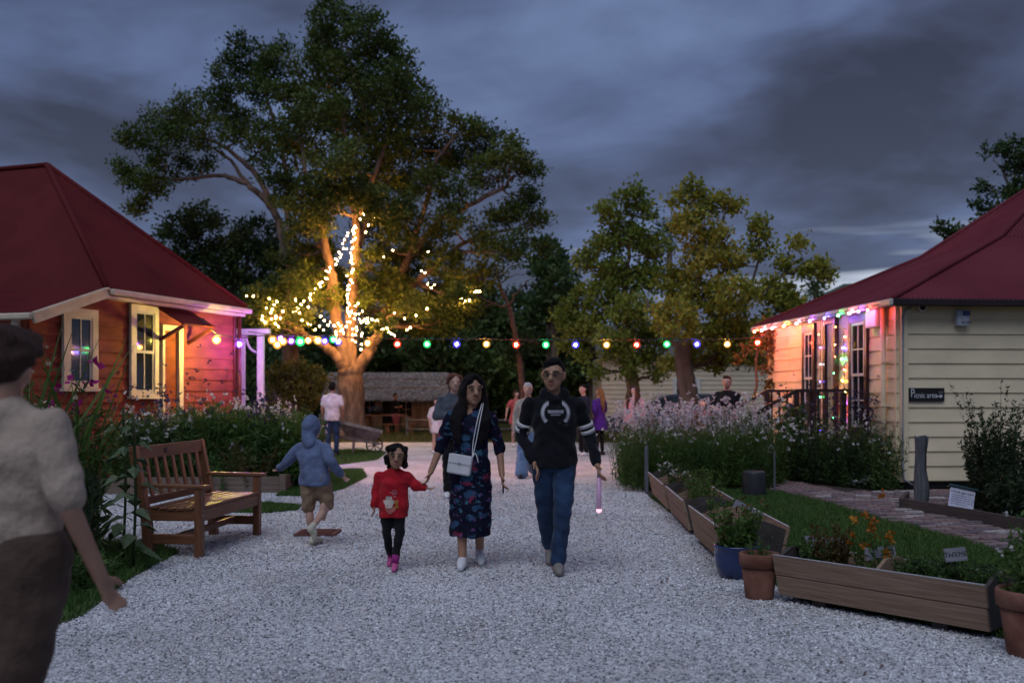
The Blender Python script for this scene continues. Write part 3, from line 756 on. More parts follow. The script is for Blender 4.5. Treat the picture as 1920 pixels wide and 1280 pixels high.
def tree(name, label, Y0, trunk, tr, limbs, blobs, lm, leaf=0.15, dens=1.0, tuft=0.30, bm=bark, group=None, per=46, thin=1.0, width=.45, twig=True, up=.35, base_z=0.0, cat='tree', shell=0.55):
    """trunk: px polyline from the ground up; limbs: (px polyline with depth offsets, r0, r1); blobs: foliage masses in px"""
    rs = random.Random(hash(label) % 1000 if False else len(label) * 7 + len(blobs))
    Pt = lambda q: P(q[0], q[1], Y0 + (q[2] if len(q) > 2 else 0))
    g = Pt(trunk[0]); g.z = base_z
    t = root(name, g, label, cat, group)
    tp = [g] + [Pt(q) for q in trunk[1:]]
    tpc = curve(tp, 5, .015, rs); rad = [tr[0] + (tr[1] - tr[0]) * (i / (len(tpc) - 1)) for i in range(len(tpc))]
    rad[0] *= 1.28; rad[1] *= 1.1
    MB().tube(tpc, rad, 14).build('trunk', bm, t, True)
    nodes = [(q, r) for q, r in zip(tpc, rad)][len(tpc) // 2:]
    for pl, r0, r1 in limbs:
        c = curve([Pt(q) for q in pl], 5, .03, rs); rr_ = [r0 + (r1 - r0) * (i / (len(c) - 1)) for i in range(len(c))]
        MB().tube(c, rr_, 9).build('limb', bm, t, True)
        nodes += list(zip(c, rr_))[2:]
    PT = []; tw = MB()
    for bl in blobs:
        c = Pt((bl[0], bl[1], bl[3] if len(bl) > 3 else 0)); r = bl[2] / F * c.y
        k = max(5, int(dens * 42 * r * r / (tuft * tuft) * .12))
        d = unit(RNG.normal(size=(k, 3))); rad_ = (shell + (1 - shell) * RNG.random(k) ** .6) * r
        tc_ = np.array(c) + d * rad_[:, None] * np.array([1.0, 1.0, .82])
        n = max(6, int(per * thin))
        pts = np.repeat(tc_, n, 0) + RNG.normal(size=(k * n, 3)) * tuft * .42 * np.array([1, 1, .75])
        PT.append(pts)
        if twig:
            best = min(nodes, key=lambda q: (q[0] - c).length + max(0, q[0].z - c.z) * 1.5)
            st_ = best[0]; r0 = min(best[1] * .7, .05 + r * .05)
            mid = st_.lerp(c, .5) + Vector((rs.gauss(0, .12), rs.gauss(0, .12), -.08 * (c - st_).length * .3))
            path = curve([st_, mid, c], 4, .03, rs)
            tw.tube(path, [r0 * (1 - .75 * i / (len(path) - 1)) for i in range(len(path))], 5)
            for q in tc_[::max(1, k // 7)]:
                a = path[rs.randint(len(path) // 2, len(path) - 1)]
                tw.tube([a, a.lerp(Vector(q), .5) + Vector((0, 0, -.05)), Vector(q)], [r0 * .35, r0 * .22, .006], 4)
    if twig: tw.build('branch_work', bm, t, True, kind='stuff')
    pts = np.concatenate(PT)
    V, Fq = leaves(pts, np.full(len(pts), leaf), width, up=up)
    # tint runs by clump as well as by leaf
    cl = np.concatenate([np.full(len(p), RNG.normal(.5, .16)) for p in PT])
    npmesh('crown', V, Fq, lm, t, np.clip(cl + RNG.normal(0, .16, len(pts)), 0, 1))
    return t
LT = leafmat('leaf_totara', [(.028, .052, .012), (.056, .096, .020), (.095, .14, .028), (.15, .18, .04)], .55, .3)
LD = leafmat('leaf_dark', [(.022, .046, .016), (.044, .082, .024), (.072, .115, .032), (.11, .145, .045)], .55, .25)
LY = leafmat('leaf_fig', [(.11, .15, .024), (.21, .25, .038), (.30, .32, .05), (.38, .36, .065), (.42, .35, .09)], .5, .4)
LO = leafmat('leaf_olive', [(.06, .062, .014), (.11, .10, .02), (.17, .14, .03)], .5, .4)

tree('spreading_tree', 'tall spreading evergreen tree with fairy lights wound round its forked trunk', 33.0,
     [(660, 824), (659, 760), (657, 715), (655, 690)], (.46, .40),
     [([(650, 700), (632, 668), (606, 645), (575, 632)], .24, .12), ([(575, 632), (545, 610, -1), (510, 590, -1.5)], .12, .05),
      ([(650, 700), (640, 640), (628, 570), (618, 505), (606, 440), (590, 360)], .24, .10),
      ([(660, 690), (657, 620), (664, 540), (668, 460), (664, 390), (650, 300), (640, 180)], .22, .07),
      ([(668, 695), (690, 660), (710, 625), (735, 560, 1), (770, 480, 1), (820, 420, 1), (880, 385), (950, 350)], .22, .06),
      ([(735, 560, 1), (790, 520), (850, 470), (910, 440), (970, 430)], .12, .04),
      ([(664, 400), (700, 330, -1), (730, 240, -1), (720, 130)], .11, .05), ([(600, 400), (570, 300), (560, 220)], .10, .05),
      ([(770, 480, 1), (800, 380), (820, 300), (860, 250)], .10, .05), ([(668, 480), (690, 400, 1), (690, 250, 1), (650, 90)], .10, .04)],
     [(640, 35, 46), (607, 72, 46, 1), (690, 68, 48, -1), (735, 110, 45), (590, 128, 50, -1), (650, 130, 60, 1), (715, 160, 60, -2), (765, 175, 45, 1), (797, 212, 38),
      (540, 195, 52), (600, 215, 60, -2), (670, 225, 65, 2), (735, 245, 60, -1), (790, 280, 46, 1), (560, 275, 48, 1), (632, 300, 52, -3), (700, 320, 55), (757, 335, 46, 2), (600, 350, 36, -2),
      (868, 240, 34), (905, 268, 42, 1), (955, 290, 42, -1), (986, 320, 30), (850, 292, 40, 1), (918, 328, 44), (980, 368, 32, 1), (868, 350, 24, -1), (945, 395, 38), (1000, 415, 28, 1),
      (905, 452, 38), (962, 468, 40, -1), (1018, 462, 24), (815, 432, 30, 1), (758, 425, 44, -1), (832, 495, 46), (702, 425, 40, 2), (905, 520, 36, 1), (765, 505, 46, 2), (822, 560, 44, 1), (870, 585, 40, 2), (742, 560, 34, 3),
      (560, 430, 34, 1), (602, 465, 30, 2), (560, 520, 40, 2), (522, 560, 38, 1), (590, 560, 34, 3), (500, 595, 32, 1), (548, 610, 28, 2), (790, 610, 34, 2), (730, 470, 36, 2), (625, 385, 40, -2), (700, 378, 44, -2), (590, 405, 40, -1), (742, 395, 42, -2), (552, 365, 44, -2), (800, 350, 42, -1), (850, 405, 34, -1), (520, 320, 36, -2), (660, 360, 40, -2), (575, 480, 40, 2), (610, 520, 36, 3), (535, 500, 36, 2), (700, 530, 36, 3), (790, 470, 36, 2), (640, 560, 34, 3), (850, 540, 34, 2), (480, 565, 30, 1), (690, 580, 30, 3), (500, 558, 34, -1), (540, 540, 38, -1), (580, 520, 38), (612, 556, 26, -.5), (560, 592, 26, -1.2), (700, 556, 32), (742, 540, 38), (782, 572, 38, -.8), (832, 604, 34), (692, 500, 32), (720, 608, 24, -1), (520, 606, 26, -1.4), (860, 560, 34, -1), (470, 590, 26, -1)],
     LT, .155, 1.15, .38, bark2, per=56, shell=.3)
tree('evergreen_tree', 'evergreen tree with bare spreading limbs behind the red cottage', 36.0,
     [(548, 815), (546, 700), (540, 600), (534, 520)], (.36, .24),
     [([(534, 520), (528, 440), (505, 385), (470, 350), (420, 330), (360, 335), (300, 335)], .17, .04), ([(528, 440), (490, 340), (450, 300), (410, 270), (350, 250)], .13, .04),
      ([(534, 520), (540, 430), (538, 340), (520, 250), (490, 150)], .15, .04), ([(470, 350), (420, 290), (370, 270)], .08, .03), ([(538, 400), (560, 330), (540, 260)], .10, .04)],
     [(458, 92, 30), (430, 130, 38), (500, 118, 42), (522, 90, 24), (480, 160, 48), (412, 188, 42, 1), (352, 208, 38), (312, 222, 32), (270, 250, 34), (238, 258, 20), (330, 258, 40, -1), (398, 248, 46), (460, 228, 42, 1),
      (250, 330, 32), (292, 342, 34), (338, 318, 30, 1), (262, 378, 22), (380, 305, 22), (482, 285, 34), (512, 245, 38, -1), (238, 312, 22), (300, 290, 26), (250, 395, 14)],
     LT, .155, 1.0, .38, bark2, per=52, shell=.3)
tree('dark_tree', 'low dark bushy tree behind the red cottage roof', 38.5,
     [(440, 808), (438, 700), (432, 600), (428, 540)], (.25, .16), [([(430, 560), (400, 500), (370, 450)], .1, .04), ([(430, 560), (460, 500), (480, 440)], .1, .04)],
     [(380, 415, 40), (340, 432, 36), (430, 440, 48), (482, 440, 42), (402, 490, 48), (462, 500, 50), (352, 480, 34), (310, 440, 18), (512, 482, 34), (425, 545, 40), (492, 550, 40), (450, 600, 40)],
     LD, .19, 1.2, .42, per=44)
tree('bare_tree', 'dead leafless branching tree beside the evergreen crown', 36.5,
     [(985, 815), (978, 700), (965, 620), (955, 575)], (.14, .08),
     [([(955, 575), (940, 545), (915, 520), (885, 510)], .07, .012), ([(948, 560), (935, 520), (932, 480), (920, 465)], .06, .01), ([(955, 575), (975, 540), (1000, 520)], .05, .01), ([(935, 520), (960, 500), (985, 490)], .035, .008),
      ([(915, 520), (900, 495), (880, 485)], .03, .008), ([(935, 535), (955, 520), (990, 512)], .03, .008), ([(955, 575), (925, 568), (880, 548)], .05, .01), ([(925, 568), (905, 575), (885, 570)], .03, .008), ([(940, 545), (925, 500), (905, 480)], .03, .007)],
     [(1000, 640, 30), (970, 660, 26)], LD, .15, .6, .3, mat('dead_wood', (.20, .12, .10), .9, .3, 6))
tree('fig_tree', 'yellow green leafy tree behind the daisy bed', 27.0,
     [(1292, 842), (1290, 745), (1284, 690), (1278, 640)], (.30, .20),
     [([(1280, 660), (1300, 580), (1310, 500), (1310, 420), (1300, 370)], .14, .03), ([(1280, 660), (1340, 600), (1400, 560), (1460, 520), (1510, 500)], .12, .03), ([(1310, 500), (1340, 440), (1365, 390)], .05, .015),
      ([(1400, 560), (1420, 500), (1425, 440)], .05, .015), ([(1280, 660), (1240, 620), (1210, 560)], .1, .03), ([(1340, 600), (1400, 620), (1440, 630)], .06, .02)],
     [(1300, 350, 20), (1272, 376, 20), (1318, 392, 26), (1290, 418, 32), (1350, 372, 14), (1376, 388, 13), (1340, 436, 30), (1425, 415, 15), (1420, 440, 14), (1312, 480, 42), (1372, 488, 34), (1430, 472, 24), (1470, 492, 18), (1500, 458, 15), (1512, 515, 18), (1540, 498, 13), (1548, 515, 9),
      (1480, 542, 22), (1440, 540, 30), (1380, 550, 42, -1), (1322, 560, 46), (1272, 530, 40, 1), (1262, 598, 48, -1), (1330, 628, 46), (1402, 610, 42), (1452, 580, 26), (1402, 660, 36), (1340, 672, 36, 1), (1272, 668, 36, 1), (1430, 640, 30, -1), (1500, 560, 14)],
     LY, .135, 1.15, .30, bark, per=46, width=.6, shell=.3)
tree('fig_tree', 'green leafy tree left of the yellow green tree', 29.0,
     [(1188, 834), (1186, 745), (1182, 690), (1178, 620)], (.22, .15),
     [([(1180, 640), (1175, 560), (1178, 480), (1182, 400)], .11, .03), ([(1180, 640), (1140, 580), (1115, 520)], .08, .02), ([(1178, 560), (1210, 500), (1215, 430)], .07, .02), ([(1180, 640), (1130, 640), (1090, 620)], .07, .02)],
     [(1182, 366, 26), (1150, 400, 28), (1212, 398, 24), (1130, 448, 30), (1180, 450, 42), (1230, 460, 32), (1098, 492, 26), (1150, 510, 42), (1212, 520, 40), (1120, 560, 42), (1182, 580, 46, -1), (1100, 612, 36), (1150, 645, 42, -1), (1222, 640, 40), (1180, 700, 26, -1), (1122, 690, 20, -1), (1235, 700, 18), (1080, 650, 30), (1060, 585, 30), (1205, 670, 24)],
     leafmat('leaf_fig_green', [(.07, .125, .022), (.14, .21, .036), (.21, .27, .05), (.30, .32, .065)], .5, .4), .135, 1.15, .30, bark, per=46, width=.6, shell=.3)
tree('leafy_tree', 'dark leafy tree rising behind the plum red roof', 34.0,
     [(1965, 820), (1962, 700), (1955, 560), (1945, 450)], (.3, .2), [([(1950, 500), (1910, 400), (1880, 320)], .12, .03), ([(1945, 450), (1880, 440), (1800, 440)], .08, .02)],
     [(1862, 288, 20), (1900, 280, 28), (1918, 320, 34), (1850, 350, 16), (1892, 372, 30), (1842, 388, 18), (1872, 395, 20), (1798, 438, 16), (1768, 428, 10), (1785, 440, 12), (1920, 372, 38), (1830, 420, 16), (1950, 300, 50), (1960, 380, 50)],
     LD, .17, .8, .28, per=24, width=.6)
tree('palm_tree', 'spiky cabbage palm head between the leafy trees', 40.0, [(1256, 806), (1256, 700), (1256, 560), (1256, 450)], (.16, .11), [], [(1256, 438, 12)], LD, .75, .6, .2, per=20, width=.08, twig=False, up=.5, shell=.1)
tree('palm_tree', 'thin dark palm above the far end of the plum roof', 42.0, [(1528, 800), (1528, 700), (1529, 600), (1530, 540)], (.14, .10), [], [(1530, 530, 10), (1530, 545, 10)], LD, .7, .6, .2, per=18, width=.08, twig=False, up=-.2, shell=.1)
bgs = [(500, 690, 52, LD), (580, 640, 50, LD), (700, 650, 46, LD), (760, 690, 40, LT), (830, 650, 60, LD), (900, 690, 50, LT), (960, 720, 46, LT), (1010, 660, 60, LD), (1040, 540, 40, LD), (1060, 720, 40, LT), (920, 620, 54, LD), (640, 690, 40, LD), (1110, 640, 44, LD), (850, 720, 40, LT), (470, 640, 46, LD), (540, 590, 44, LD), (760, 610, 50, LD), (880, 560, 50, LD), (980, 590, 50, LD), (1060, 630, 46, LD), (1150, 700, 40, LD), (720, 720, 36, LD), (1000, 730, 36, LT), (560, 720, 40, LD), (1030, 480, 26, LD)]
for i, (x, y, r, lm) in enumerate(bgs):
    Yb = 47 + 2.3 * (i % 4) + (3 if i > 13 else 0)
    tree('background_tree', 'dark rounded tree in the wood behind the thatched hut' if lm is LD else 'mid green shrubby tree behind the thatched hut', Yb, [(x, HZ + F * CZ / Yb), (x, y + 20), (x + 2, y)], (.2, .12), [],
         [(x, y, r), (x - r * .7, y + 12, r * .7, 1), (x + r * .7, y + 10, r * .7, -1), (x + 6, y + r * .8, r * .8, 1), (x - 8, y - r * .6, r * .5), (x + r * .5, y + r, r * .7, -1), (x - r * .6, y + r, r * .7)],
         lm, .34, 1.0, .60, per=36, twig=False, group='wood behind the hut')
tree('yellow_bush', 'rounded yellow green bush beyond the red cottage veranda', 27.0, [(556, 842), (556, 790), (556, 760)], (.10, .08), [],
     [(520, 698, 18), (512, 722, 18), (545, 712, 26), (580, 698, 20), (563, 738, 28), (598, 716, 14), (530, 745, 24), (590, 745, 20), (555, 690, 14)], LO, .13, 1.3, .22, per=30, up=.6, cat='bush')

# ------------------------------------------------------------------ garden plants
GS = leafmat('stem_green', [(.028, .05, .014), (.05, .08, .022), (.085, .11, .035)], .6, .2)
LG = leafmat('leaf_garden', [(.030, .066, .018), (.056, .115, .028), (.09, .16, .042), (.14, .20, .06)], .55, .35)
LGB = leafmat('leaf_bright', [(.04, .085, .016), (.07, .14, .026), (.105, .19, .04), (.15, .22, .06)], .55, .4)
LGD = leafmat('leaf_deep', [(.014, .028, .014), (.028, .050, .022), (.048, .072, .034)], .6, .25)
LBR = leafmat('leaf_rust', [(.05, .035, .014), (.09, .055, .018), (.12, .085, .03)], .6, .3)
PW = leafmat('petal_white', [(.50, .50, .48), (.62, .62, .60), (.72, .72, .70)], .6, .3)
PP = leafmat('petal_pink', [(.50, .45, .50), (.62, .58, .62), (.72, .70, .72)], .6, .3)
PV = leafmat('petal_violet', [(.03, .03, .06), (.055, .05, .10), (.09, .08, .14)], .6, .3)
PO = leafmat('petal_orange', [(.34, .10, .010), (.44, .17, .015), (.50, .24, .02)], .6, .3)
PM = leafmat('petal_magenta', [(.22, .006, .10), (.34, .012, .16), (.42, .03, .22)], .6, .3)
PY = leafmat('petal_cream', [(.45, .42, .28), (.58, .55, .40)], .6, .3)
def plant(name, label, loc, h, r, nst, lm, leaf=.07, per=22, lean=.25, fl=None, fn=0, fs=.02, width=.3, group=None, cat='plant', updir=.5, tall=0.0, low=.05, base_z=.012, sw=.007, fper=5, ftop=.12):
    c = Vector((loc[0], loc[1], base_z)); t = root(name, c, label, cat, group)
    a = RNG.uniform(0, 6.283, nst); q = r * np.sqrt(RNG.random(nst)) * .75
    P0 = np.stack([c.x + q * np.cos(a), c.y + q * np.sin(a), np.full(nst, c.z - .005)], 1)
    hh = h * RNG.uniform(.72, 1.05, nst) * (1 - .25 * (q / max(r, .01)) ** 2)
    if tall: hh = hh * np.where(RNG.random(nst) < .18, 1 + tall, 1)
    out = np.stack([np.cos(a), np.sin(a), np.zeros(nst)], 1) * (lean * hh * (.3 + q / max(r, .01)))[:, None] + RNG.normal(size=(nst, 3)) * .05 * h * np.array([1, 1, 0])
    P2 = P0 + out; P2[:, 2] += hh
    P1 = (P0 + P2) / 2 - out * .14
    V, Fq = strips(P0, P1, P2, sw, .5)
    npmesh('stem_cluster', V, Fq, GS, t, RNG.random(len(Fq)))
    tt = low + (1 - low) * RNG.random((nst, per)); tt_ = tt[..., None]
    pts = ((1 - tt_) ** 2 * P0[:, None] + 2 * tt_ * (1 - tt_) * (P1 * 2 - (P0 + P2) / 2)[:, None] + tt_ ** 2 * P2[:, None]).reshape(-1, 3)
    V, Fq = leaves(pts, leaf * (1.15 - .5 * tt.ravel()), width, up=updir)
    V[:, 2] = np.maximum(V[:, 2], base_z + .001)
    base = np.repeat(RNG.normal(.5, .12, nst), per)
    npmesh('foliage', V, Fq, lm, t, np.clip(base + RNG.normal(0, .18, len(pts)), 0, 1))
    if fl is not None and fn:
        k = RNG.integers(0, nst, fn)
        tip = P2[k] + RNG.normal(size=(fn, 3)) * np.array([.05, .05, ftop]) * h
        pts = np.repeat(tip, fper, 0) + RNG.normal(size=(fn * fper, 3)) * fs * .25
        V, Fq = leaves(pts, np.full(len(pts), fs), .8, up=.35)
        npmesh('flower_heads', V, Fq, fl, t, np.repeat(RNG.random(fn), fper), 'stuff')
    return t
# tall bed below the red cottage
rg = random.Random(5)
gl = 'flowers along the red cottage bed'
for i in range(16):
    px = 250 + i * 21; Yp = 15.75 + (.55 if i % 2 else 0) + rg.uniform(-.1, .1); x = (px - 960) / F * Yp
    if i < 6: plant('daisy_plant', 'bushy green plant with small white daisies below the red cottage', (x, Yp), 1.14, .42, 50, LG, .11, 36, .12, PW, 34, .045, .26, gl, ftop=.12)
    else: plant('leafy_perennial', 'tall narrow leaved green perennial below the red cottage', (x, Yp), 1.30 - .015 * (i - 6), .42, 58, LGB if i % 3 else LG, .17, 44, .10, PW, 7 if i % 2 else 3, .06, .19, gl, updir=.8)
for i in range(9):
    px = 255 + i * 36; Yp = 17.1 + .2 * (i % 2); x = (px - 960) / F * Yp
    if i < 3: Yp = 16.0; x = (px - 960) / F * Yp
    plant('leafy_perennial', 'deep green leafy perennial against the red cottage wall', (x, Yp), 1.30, .45, 44, LG, .14, 40, .12, PW, 8, .05, .22, gl + ' at the wall')
plant('gaura_plant', 'pale pink flowering clump below the white veranda post', G(490, 905, 0)[:2], 1.30, .42, 46, LG, .08, 24, .2, PP, 260, .045, .2, ftop=.08)
plant('salvia_plant', 'blue violet flower spikes at the end of the red cottage bed', G(497, 912)[:2], 1.15, .22, 40, LG, .09, 16, .08, PV, 260, .04, .2, ftop=.22)
plant('rust_shrub', 'low rusty brown leaved shrub behind the bench arm', G(462, 921)[:2], .78, .34, 40, LBR, .08, 24, .3)
plant('low_shrub', 'small dark green shrub beside the bench back', G(420, 922)[:2], .7, .38, 40, LG, .09, 24, .3)
plant('tall_weed', 'thin dark seed stalks standing before the red boards', G(370, 919)[:2], 2.0, .5, 12, LGD, .05, 8, .12, PV, 40, .04, .2, low=.4, ftop=.10)
plant('tall_weed', 'brown dried seed heads in front of the sash window', G(268, 922)[:2], 1.62, .42, 18, LGD, .05, 8, .14, PV, 50, .045, .2, low=.4, ftop=.10)
for i, px in enumerate((525, 545, 562)):
    plant('lavender_plant', 'dim purple tinged shrub at the end of the bed', G(px, 900)[:2], .95, .35, 36, LG, .08, 18, .2, PP if i else PV, 60, .03, .2, 'shrubs at the bed end')
# near tall growth beside the blurred walker
for i, (x, y, hgt) in enumerate([(-3.95, 8.9, 1.45), (-4.35, 9.4, 1.6), (-4.5, 8.6, 1.7), (-3.85, 8.1, 1.3), (-4.7, 9.5, 1.9), (-3.55, 7.9, .95), (-5.0, 9.2, 2.0)]):
    plant('tall_herb', 'tall dim leafy herb stems beside the end of the bench', (x, y), hgt, .34, 26, LGD if i % 2 else LG, .16, 30, .12, None, 0, group='tall herbs by the bench', width=.22, updir=.7)
def bladeplant(name, label, loc, h, n, r, w, m, lean=.5):
    c = Vector((loc[0], loc[1], .01)); t = root(name, c, label, 'plant')
    a = RNG.uniform(0, 6.28, n); out = np.stack([np.cos(a), np.sin(a), np.zeros(n)], 1); hh = h * RNG.uniform(.6, 1.05, n)
    P0 = np.array(c) + out * r * RNG.random(n)[:, None]; P2 = P0 + out * (lean * hh * RNG.uniform(.3, 1, n))[:, None]; P2[:, 2] += hh
    P1 = (P0 + P2) / 2 - out * .08 * h; P1[:, 2] += .06 * h
    V, Fq = strips(P0, P1, P2, w, .08)
    for k in range(n): pass
    npmesh('blade_cluster', V, Fq, m, t, np.repeat(RNG.random(n), 2)); return t
bladeplant('flax_plant', 'sword leaved green flax beside the near cottage window', (-3.95, 9.1), 1.95, 26, .16, .045, LGB, .42)
bladeplant('flax_plant', 'broad olive blades leaning before the lean-to', (-4.35, 8.9), 2.0, 22, .18, .045, LG, .5)
plant('gladiolus', 'magenta gladiolus flowers on tall stalks by the lean-to', (-4.15, 9.0), 1.95, .16, 4, LG, .2, 5, .08, PM, 7, .075, .12, None, ftop=.05)
plant('foxglove', 'tall pale budded flower spike before the lean-to window', (-4.02, 8.8), 1.85, .12, 4, LG, .1, 10, .05, PY, 26, .03, .3, ftop=.03)
def sunflower(label, loc, h, n, size):
    c = Vector((loc[0], loc[1], .01)); t = root('sunflower_plant', c, label, 'plant')
    pth = [c, c + Vector((.02, .01, h * .5)), c + Vector((-.01, .03, h))]
    MB().tube(curve(pth, 4), .012, 6).build('stem', GS, t, True)
    for k in range(n):
        z = h * (.12 + .86 * k / n); a = k * 2.4; d = Vector((math.cos(a), math.sin(a), .1)); s = Vector((-d.y, d.x, 0)); o = c + Vector((0, 0, z)) + d * .05; L_ = size * (1.1 - .5 * k / n)
        dr = Vector((0, 0, -L_ * .35))
        MB().add([o, o + d * L_ * .35 + s * L_ * .34 + dr * .3, o + d * L_ + dr * 1.6, o + d * L_ * .35 - s * L_ * .34 + dr * .3, o + d * L_ * .4 + Vector((0, 0, .012))], [(0, 1, 4), (1, 2, 4), (2, 3, 4), (3, 0, 4)]).build('leaf', mat('sunflower_leaf', (.055, .085, .035), .6, .3, 20), t)
        MB().tube([c + Vector((0, 0, z - .02)), o], .005, 5).build('leaf_stalk', GS, t)
sunflower('sunflower plant with drooping pale green leaves beside the bench', (-3.18, 8.35), 1.28, 16, .20)
sunflower('shorter sunflower plant with hanging leaves behind the first', (-3.42, 8.75), 1.35, 14, .2)
for i in range(5):
    plant('ground_herb', 'low leafy herb at the foot of the sunflowers', (-3.25 - .25 * i, 7.4 + .35 * i), .32, .3, 40, LG, .08, 14, .4, None, 0, group='low herbs by the gravel edge')

# daisy bed by the lawn
gr_ = 'green plants of the daisy bed'
for i in range(14):
    px = 1192 + i * 19; Yp = 15.3 + .5 * (i % 2) + .02 * i; x = (px - 960) / F * Yp
    plant('green_perennial', 'upright feathery green perennial in the daisy bed', (x, Yp), .98 + .05 * math.sin(i), .33, 64, LGB if i % 3 else LG, .085, 34, .10, PW, 7, .035, .16, gr_, updir=1.2)
for i in range(5):
    px = 1182 + i * 6; Yp = 16.2 + i * 1.1; x = (px - 960) / F * Yp
    plant('green_perennial', 'feathery green perennial along the gravel edge of the daisy bed', (x, Yp), .85, .35, 50, LG, .085, 30, .16, PW, 5, .03, .16, gr_ + ' edge', updir=1.0)
for i in range(13):
    px = 1178 + i * 20; Yp = 17.0 + .6 * (i % 2); x = (px - 960) / F * Yp
    plant('gaura_plant', 'airy clump of small pink white flowers in the daisy bed', (x, Yp), 1.26 if i < 11 else 1.2, .36, 36, LG, .08, 20, .16, PP, 120, .040, .2, 'pink white flower clumps', ftop=.11)
for i in range(6):
    px = 1370 + i * 17; Yp = 16.0 + .4 * (i % 2); x = (px - 960) / F * Yp
    plant('yarrow_plant', 'tall loose stems with flat white flower heads near the steps', (x, Yp), 1.3, .34, 26, LG, .09, 20, .16, PW, 16, .05, .2, 'yarrow near the steps')
gw = 'dark plants along the cream wall'
for i in range(9):
    px = 1492 + i * 20; Yp = 16.9 - .19 * i; x = (px - 960) / F * Yp
    plant('lavender_bush', 'dark grey green lavender below the cream cottage wall', (x, Yp), 1.0 + .12 * math.sin(i * 2), .36, 56, LGD if i % 2 else LG, .09, 36, .16, PW, 12, .035, .18, gw)
for i, px in enumerate((1500, 1540, 1602, 1630, 1650)):
    plant('salvia_plant', 'thin dark flower spikes before the cream boards', G(px, 905)[:2], 1.5, .28, 12, LGD, .06, 10, .12, PV, 70, .035, .2, 'dark spikes before the boards', low=.3, ftop=.14)
plant('grape_vine', 'broad leaved climber covering the stair post', tuple(SP(s0 - .12, lo + .1, 0))[:2], 1.5, .26, 18, LG, .17, 22, .06, None, 0, width=.9)
plant('stonecrop', 'pale white flowering clump at the wall foot', G(1618, 916)[:2], .14, .2, 30, LG, .05, 8, .4, PW, 70, .05, .4)
# creeper hanging at the far corner of the cream cottage
cz_ = RP(-.25, RL + .1, 0)
t = root('creeper', Vector((cz_.x, cz_.y, 0)), 'reddish creeper hanging from the far corner of the cream cottage', 'plant')
MB().tube(curve([(cz_.x, cz_.y, 0), (cz_.x - .05, cz_.y - .1, 1.4), (cz_.x + .05, cz_.y - .15, 2.7)], 5, .02), .03, 6).build('stem', bark, t, True)
PTS = []
for (px, py, rpx, k) in [(1440, 620, 16, 130), (1462, 628, 14, 120), (1448, 650, 14, 110), (1435, 690, 10, 80), (1452, 675, 10, 80), (1425, 640, 14, 90), (1400, 655, 10, 70), (1385, 670, 8, 50), (1440, 720, 10, 70), (1466, 650, 10, 60), (1442, 750, 9, 60)]:
    c = np.array(P(px, py, cz_.y - .45)); PTS.append(c + RNG.normal(size=(k, 3)) * rpx / F * cz_.y * .55)
PTS = np.concatenate(PTS); V, Fq = leaves(PTS, np.full(len(PTS), .085), .7, up=-.3)
npmesh('foliage', V, Fq, leafmat('leaf_creeper', [(.05, .05, .014), (.11, .08, .02), (.16, .09, .03)], .55, .35), t, RNG.random(len(PTS)))
# bed of dark shrubs by the cream wall, right edge
for i, (px, Yp, hgt, rr_) in enumerate([(1856, 12.6, .95, .30), (1880, 12.0, 1.38, .34), (1925, 11.7, 1.15, .36), (1905, 11.9, .55, .3), (1915, 11.3, .6, .36)]):
    plant('rosemary_bush', ['dark upright bush behind the slanted herb sign', 'tallest dark conical bush in the edged bed', 'dark bush at the end of the edged bed', 'low dark bush beside the slanted herb sign', 'low dark bush before the conical bush'][i], ((px - 960) / F * Yp, Yp), hgt, rr_, 60, LGD, .08, 60, .18, None, 0, width=.35, updir=.6, tall=.25)
# ------------------------------------------------------------------ bench
bw = woodmat('bench_wood', (.115, .046, .022), (.20, .085, .042), .42, 0, 4, .12)
bwv = woodmat('bench_wood_upright', (.115, .046, .022), (.20, .085, .042), .42, 2, 4, .12)
bwy = woodmat('bench_wood_depth', (.115, .046, .022), (.20, .085, .042), .42, 1, 4, .12)
nf = G(380, 1044); ff_ = G(487, 1003)              # the two front feet
bd = (ff_ - nf); BL = bd.length + .08; bu = bd.normalized(); bn = Vector((bu.y, -bu.x, 0))   # bn faces the path
BO = nf - bu * .04
bench = root('garden_bench', BO + bu * BL / 2 - bn * .25, 'brown slatted wooden garden bench on the gravel', 'bench')
# built in its own frame: x along the bench, y back, z up
BM_ = Matrix.Rotation(math.atan2(bu.y, bu.x), 4, 'Z'); BT = Matrix.Translation(BO) @ BM_
def bbuild(mb, name, m, bev=.005, parent=bench):
    me = mb.mesh(name)
    bm = bmesh.new(); bm.from_mesh(me); bmesh.ops.bevel(bm, geom=bm.edges[:], offset=bev, segments=1, affect='EDGES', clamp_overlap=True); bm.to_mesh(me); bm.free()
    o = link(name, me, m, parent)
    q = BT @ Vector((0, 0, 0)) - bench.location
    if parent is bench: o.location = q; o.rotation_euler = (0, 0, math.atan2(bu.y, bu.x))
    return o
BDp = .52; lw_ = .075
for x in (lw_ / 2, BL - lw_ / 2):
    bbuild(MB().box((x, .03, .31), (lw_, .07, .62)), 'leg', bwv)
    bbuild(MB().bar((x, BDp - .02, 0), (x, BDp + .02, .42), lw_, .085, (0, 1, 0)).bar((x, BDp + .02, .40), (x, BDp + .14, 1.0), lw_ - .004, .075, (0, 1, 0)), 'leg', bwv)
    bbuild(MB().box((x, BDp / 2 + .02, .16), (.035, BDp - .08, .09)), 'side_rail', bwy)
    bbuild(MB().box((x, BDp / 2 + .02, .375), (.04, BDp - .08, .10)), 'side_rail', bwy)
    bbuild(MB().bar((x, -.06, .635), (x, BDp + .05, .645), .095, .032), 'armrest', bwy)
bbuild(MB().box((BL / 2, .02, .375), (BL - 2 * lw_, .035, .11)), 'front_rail', bw)
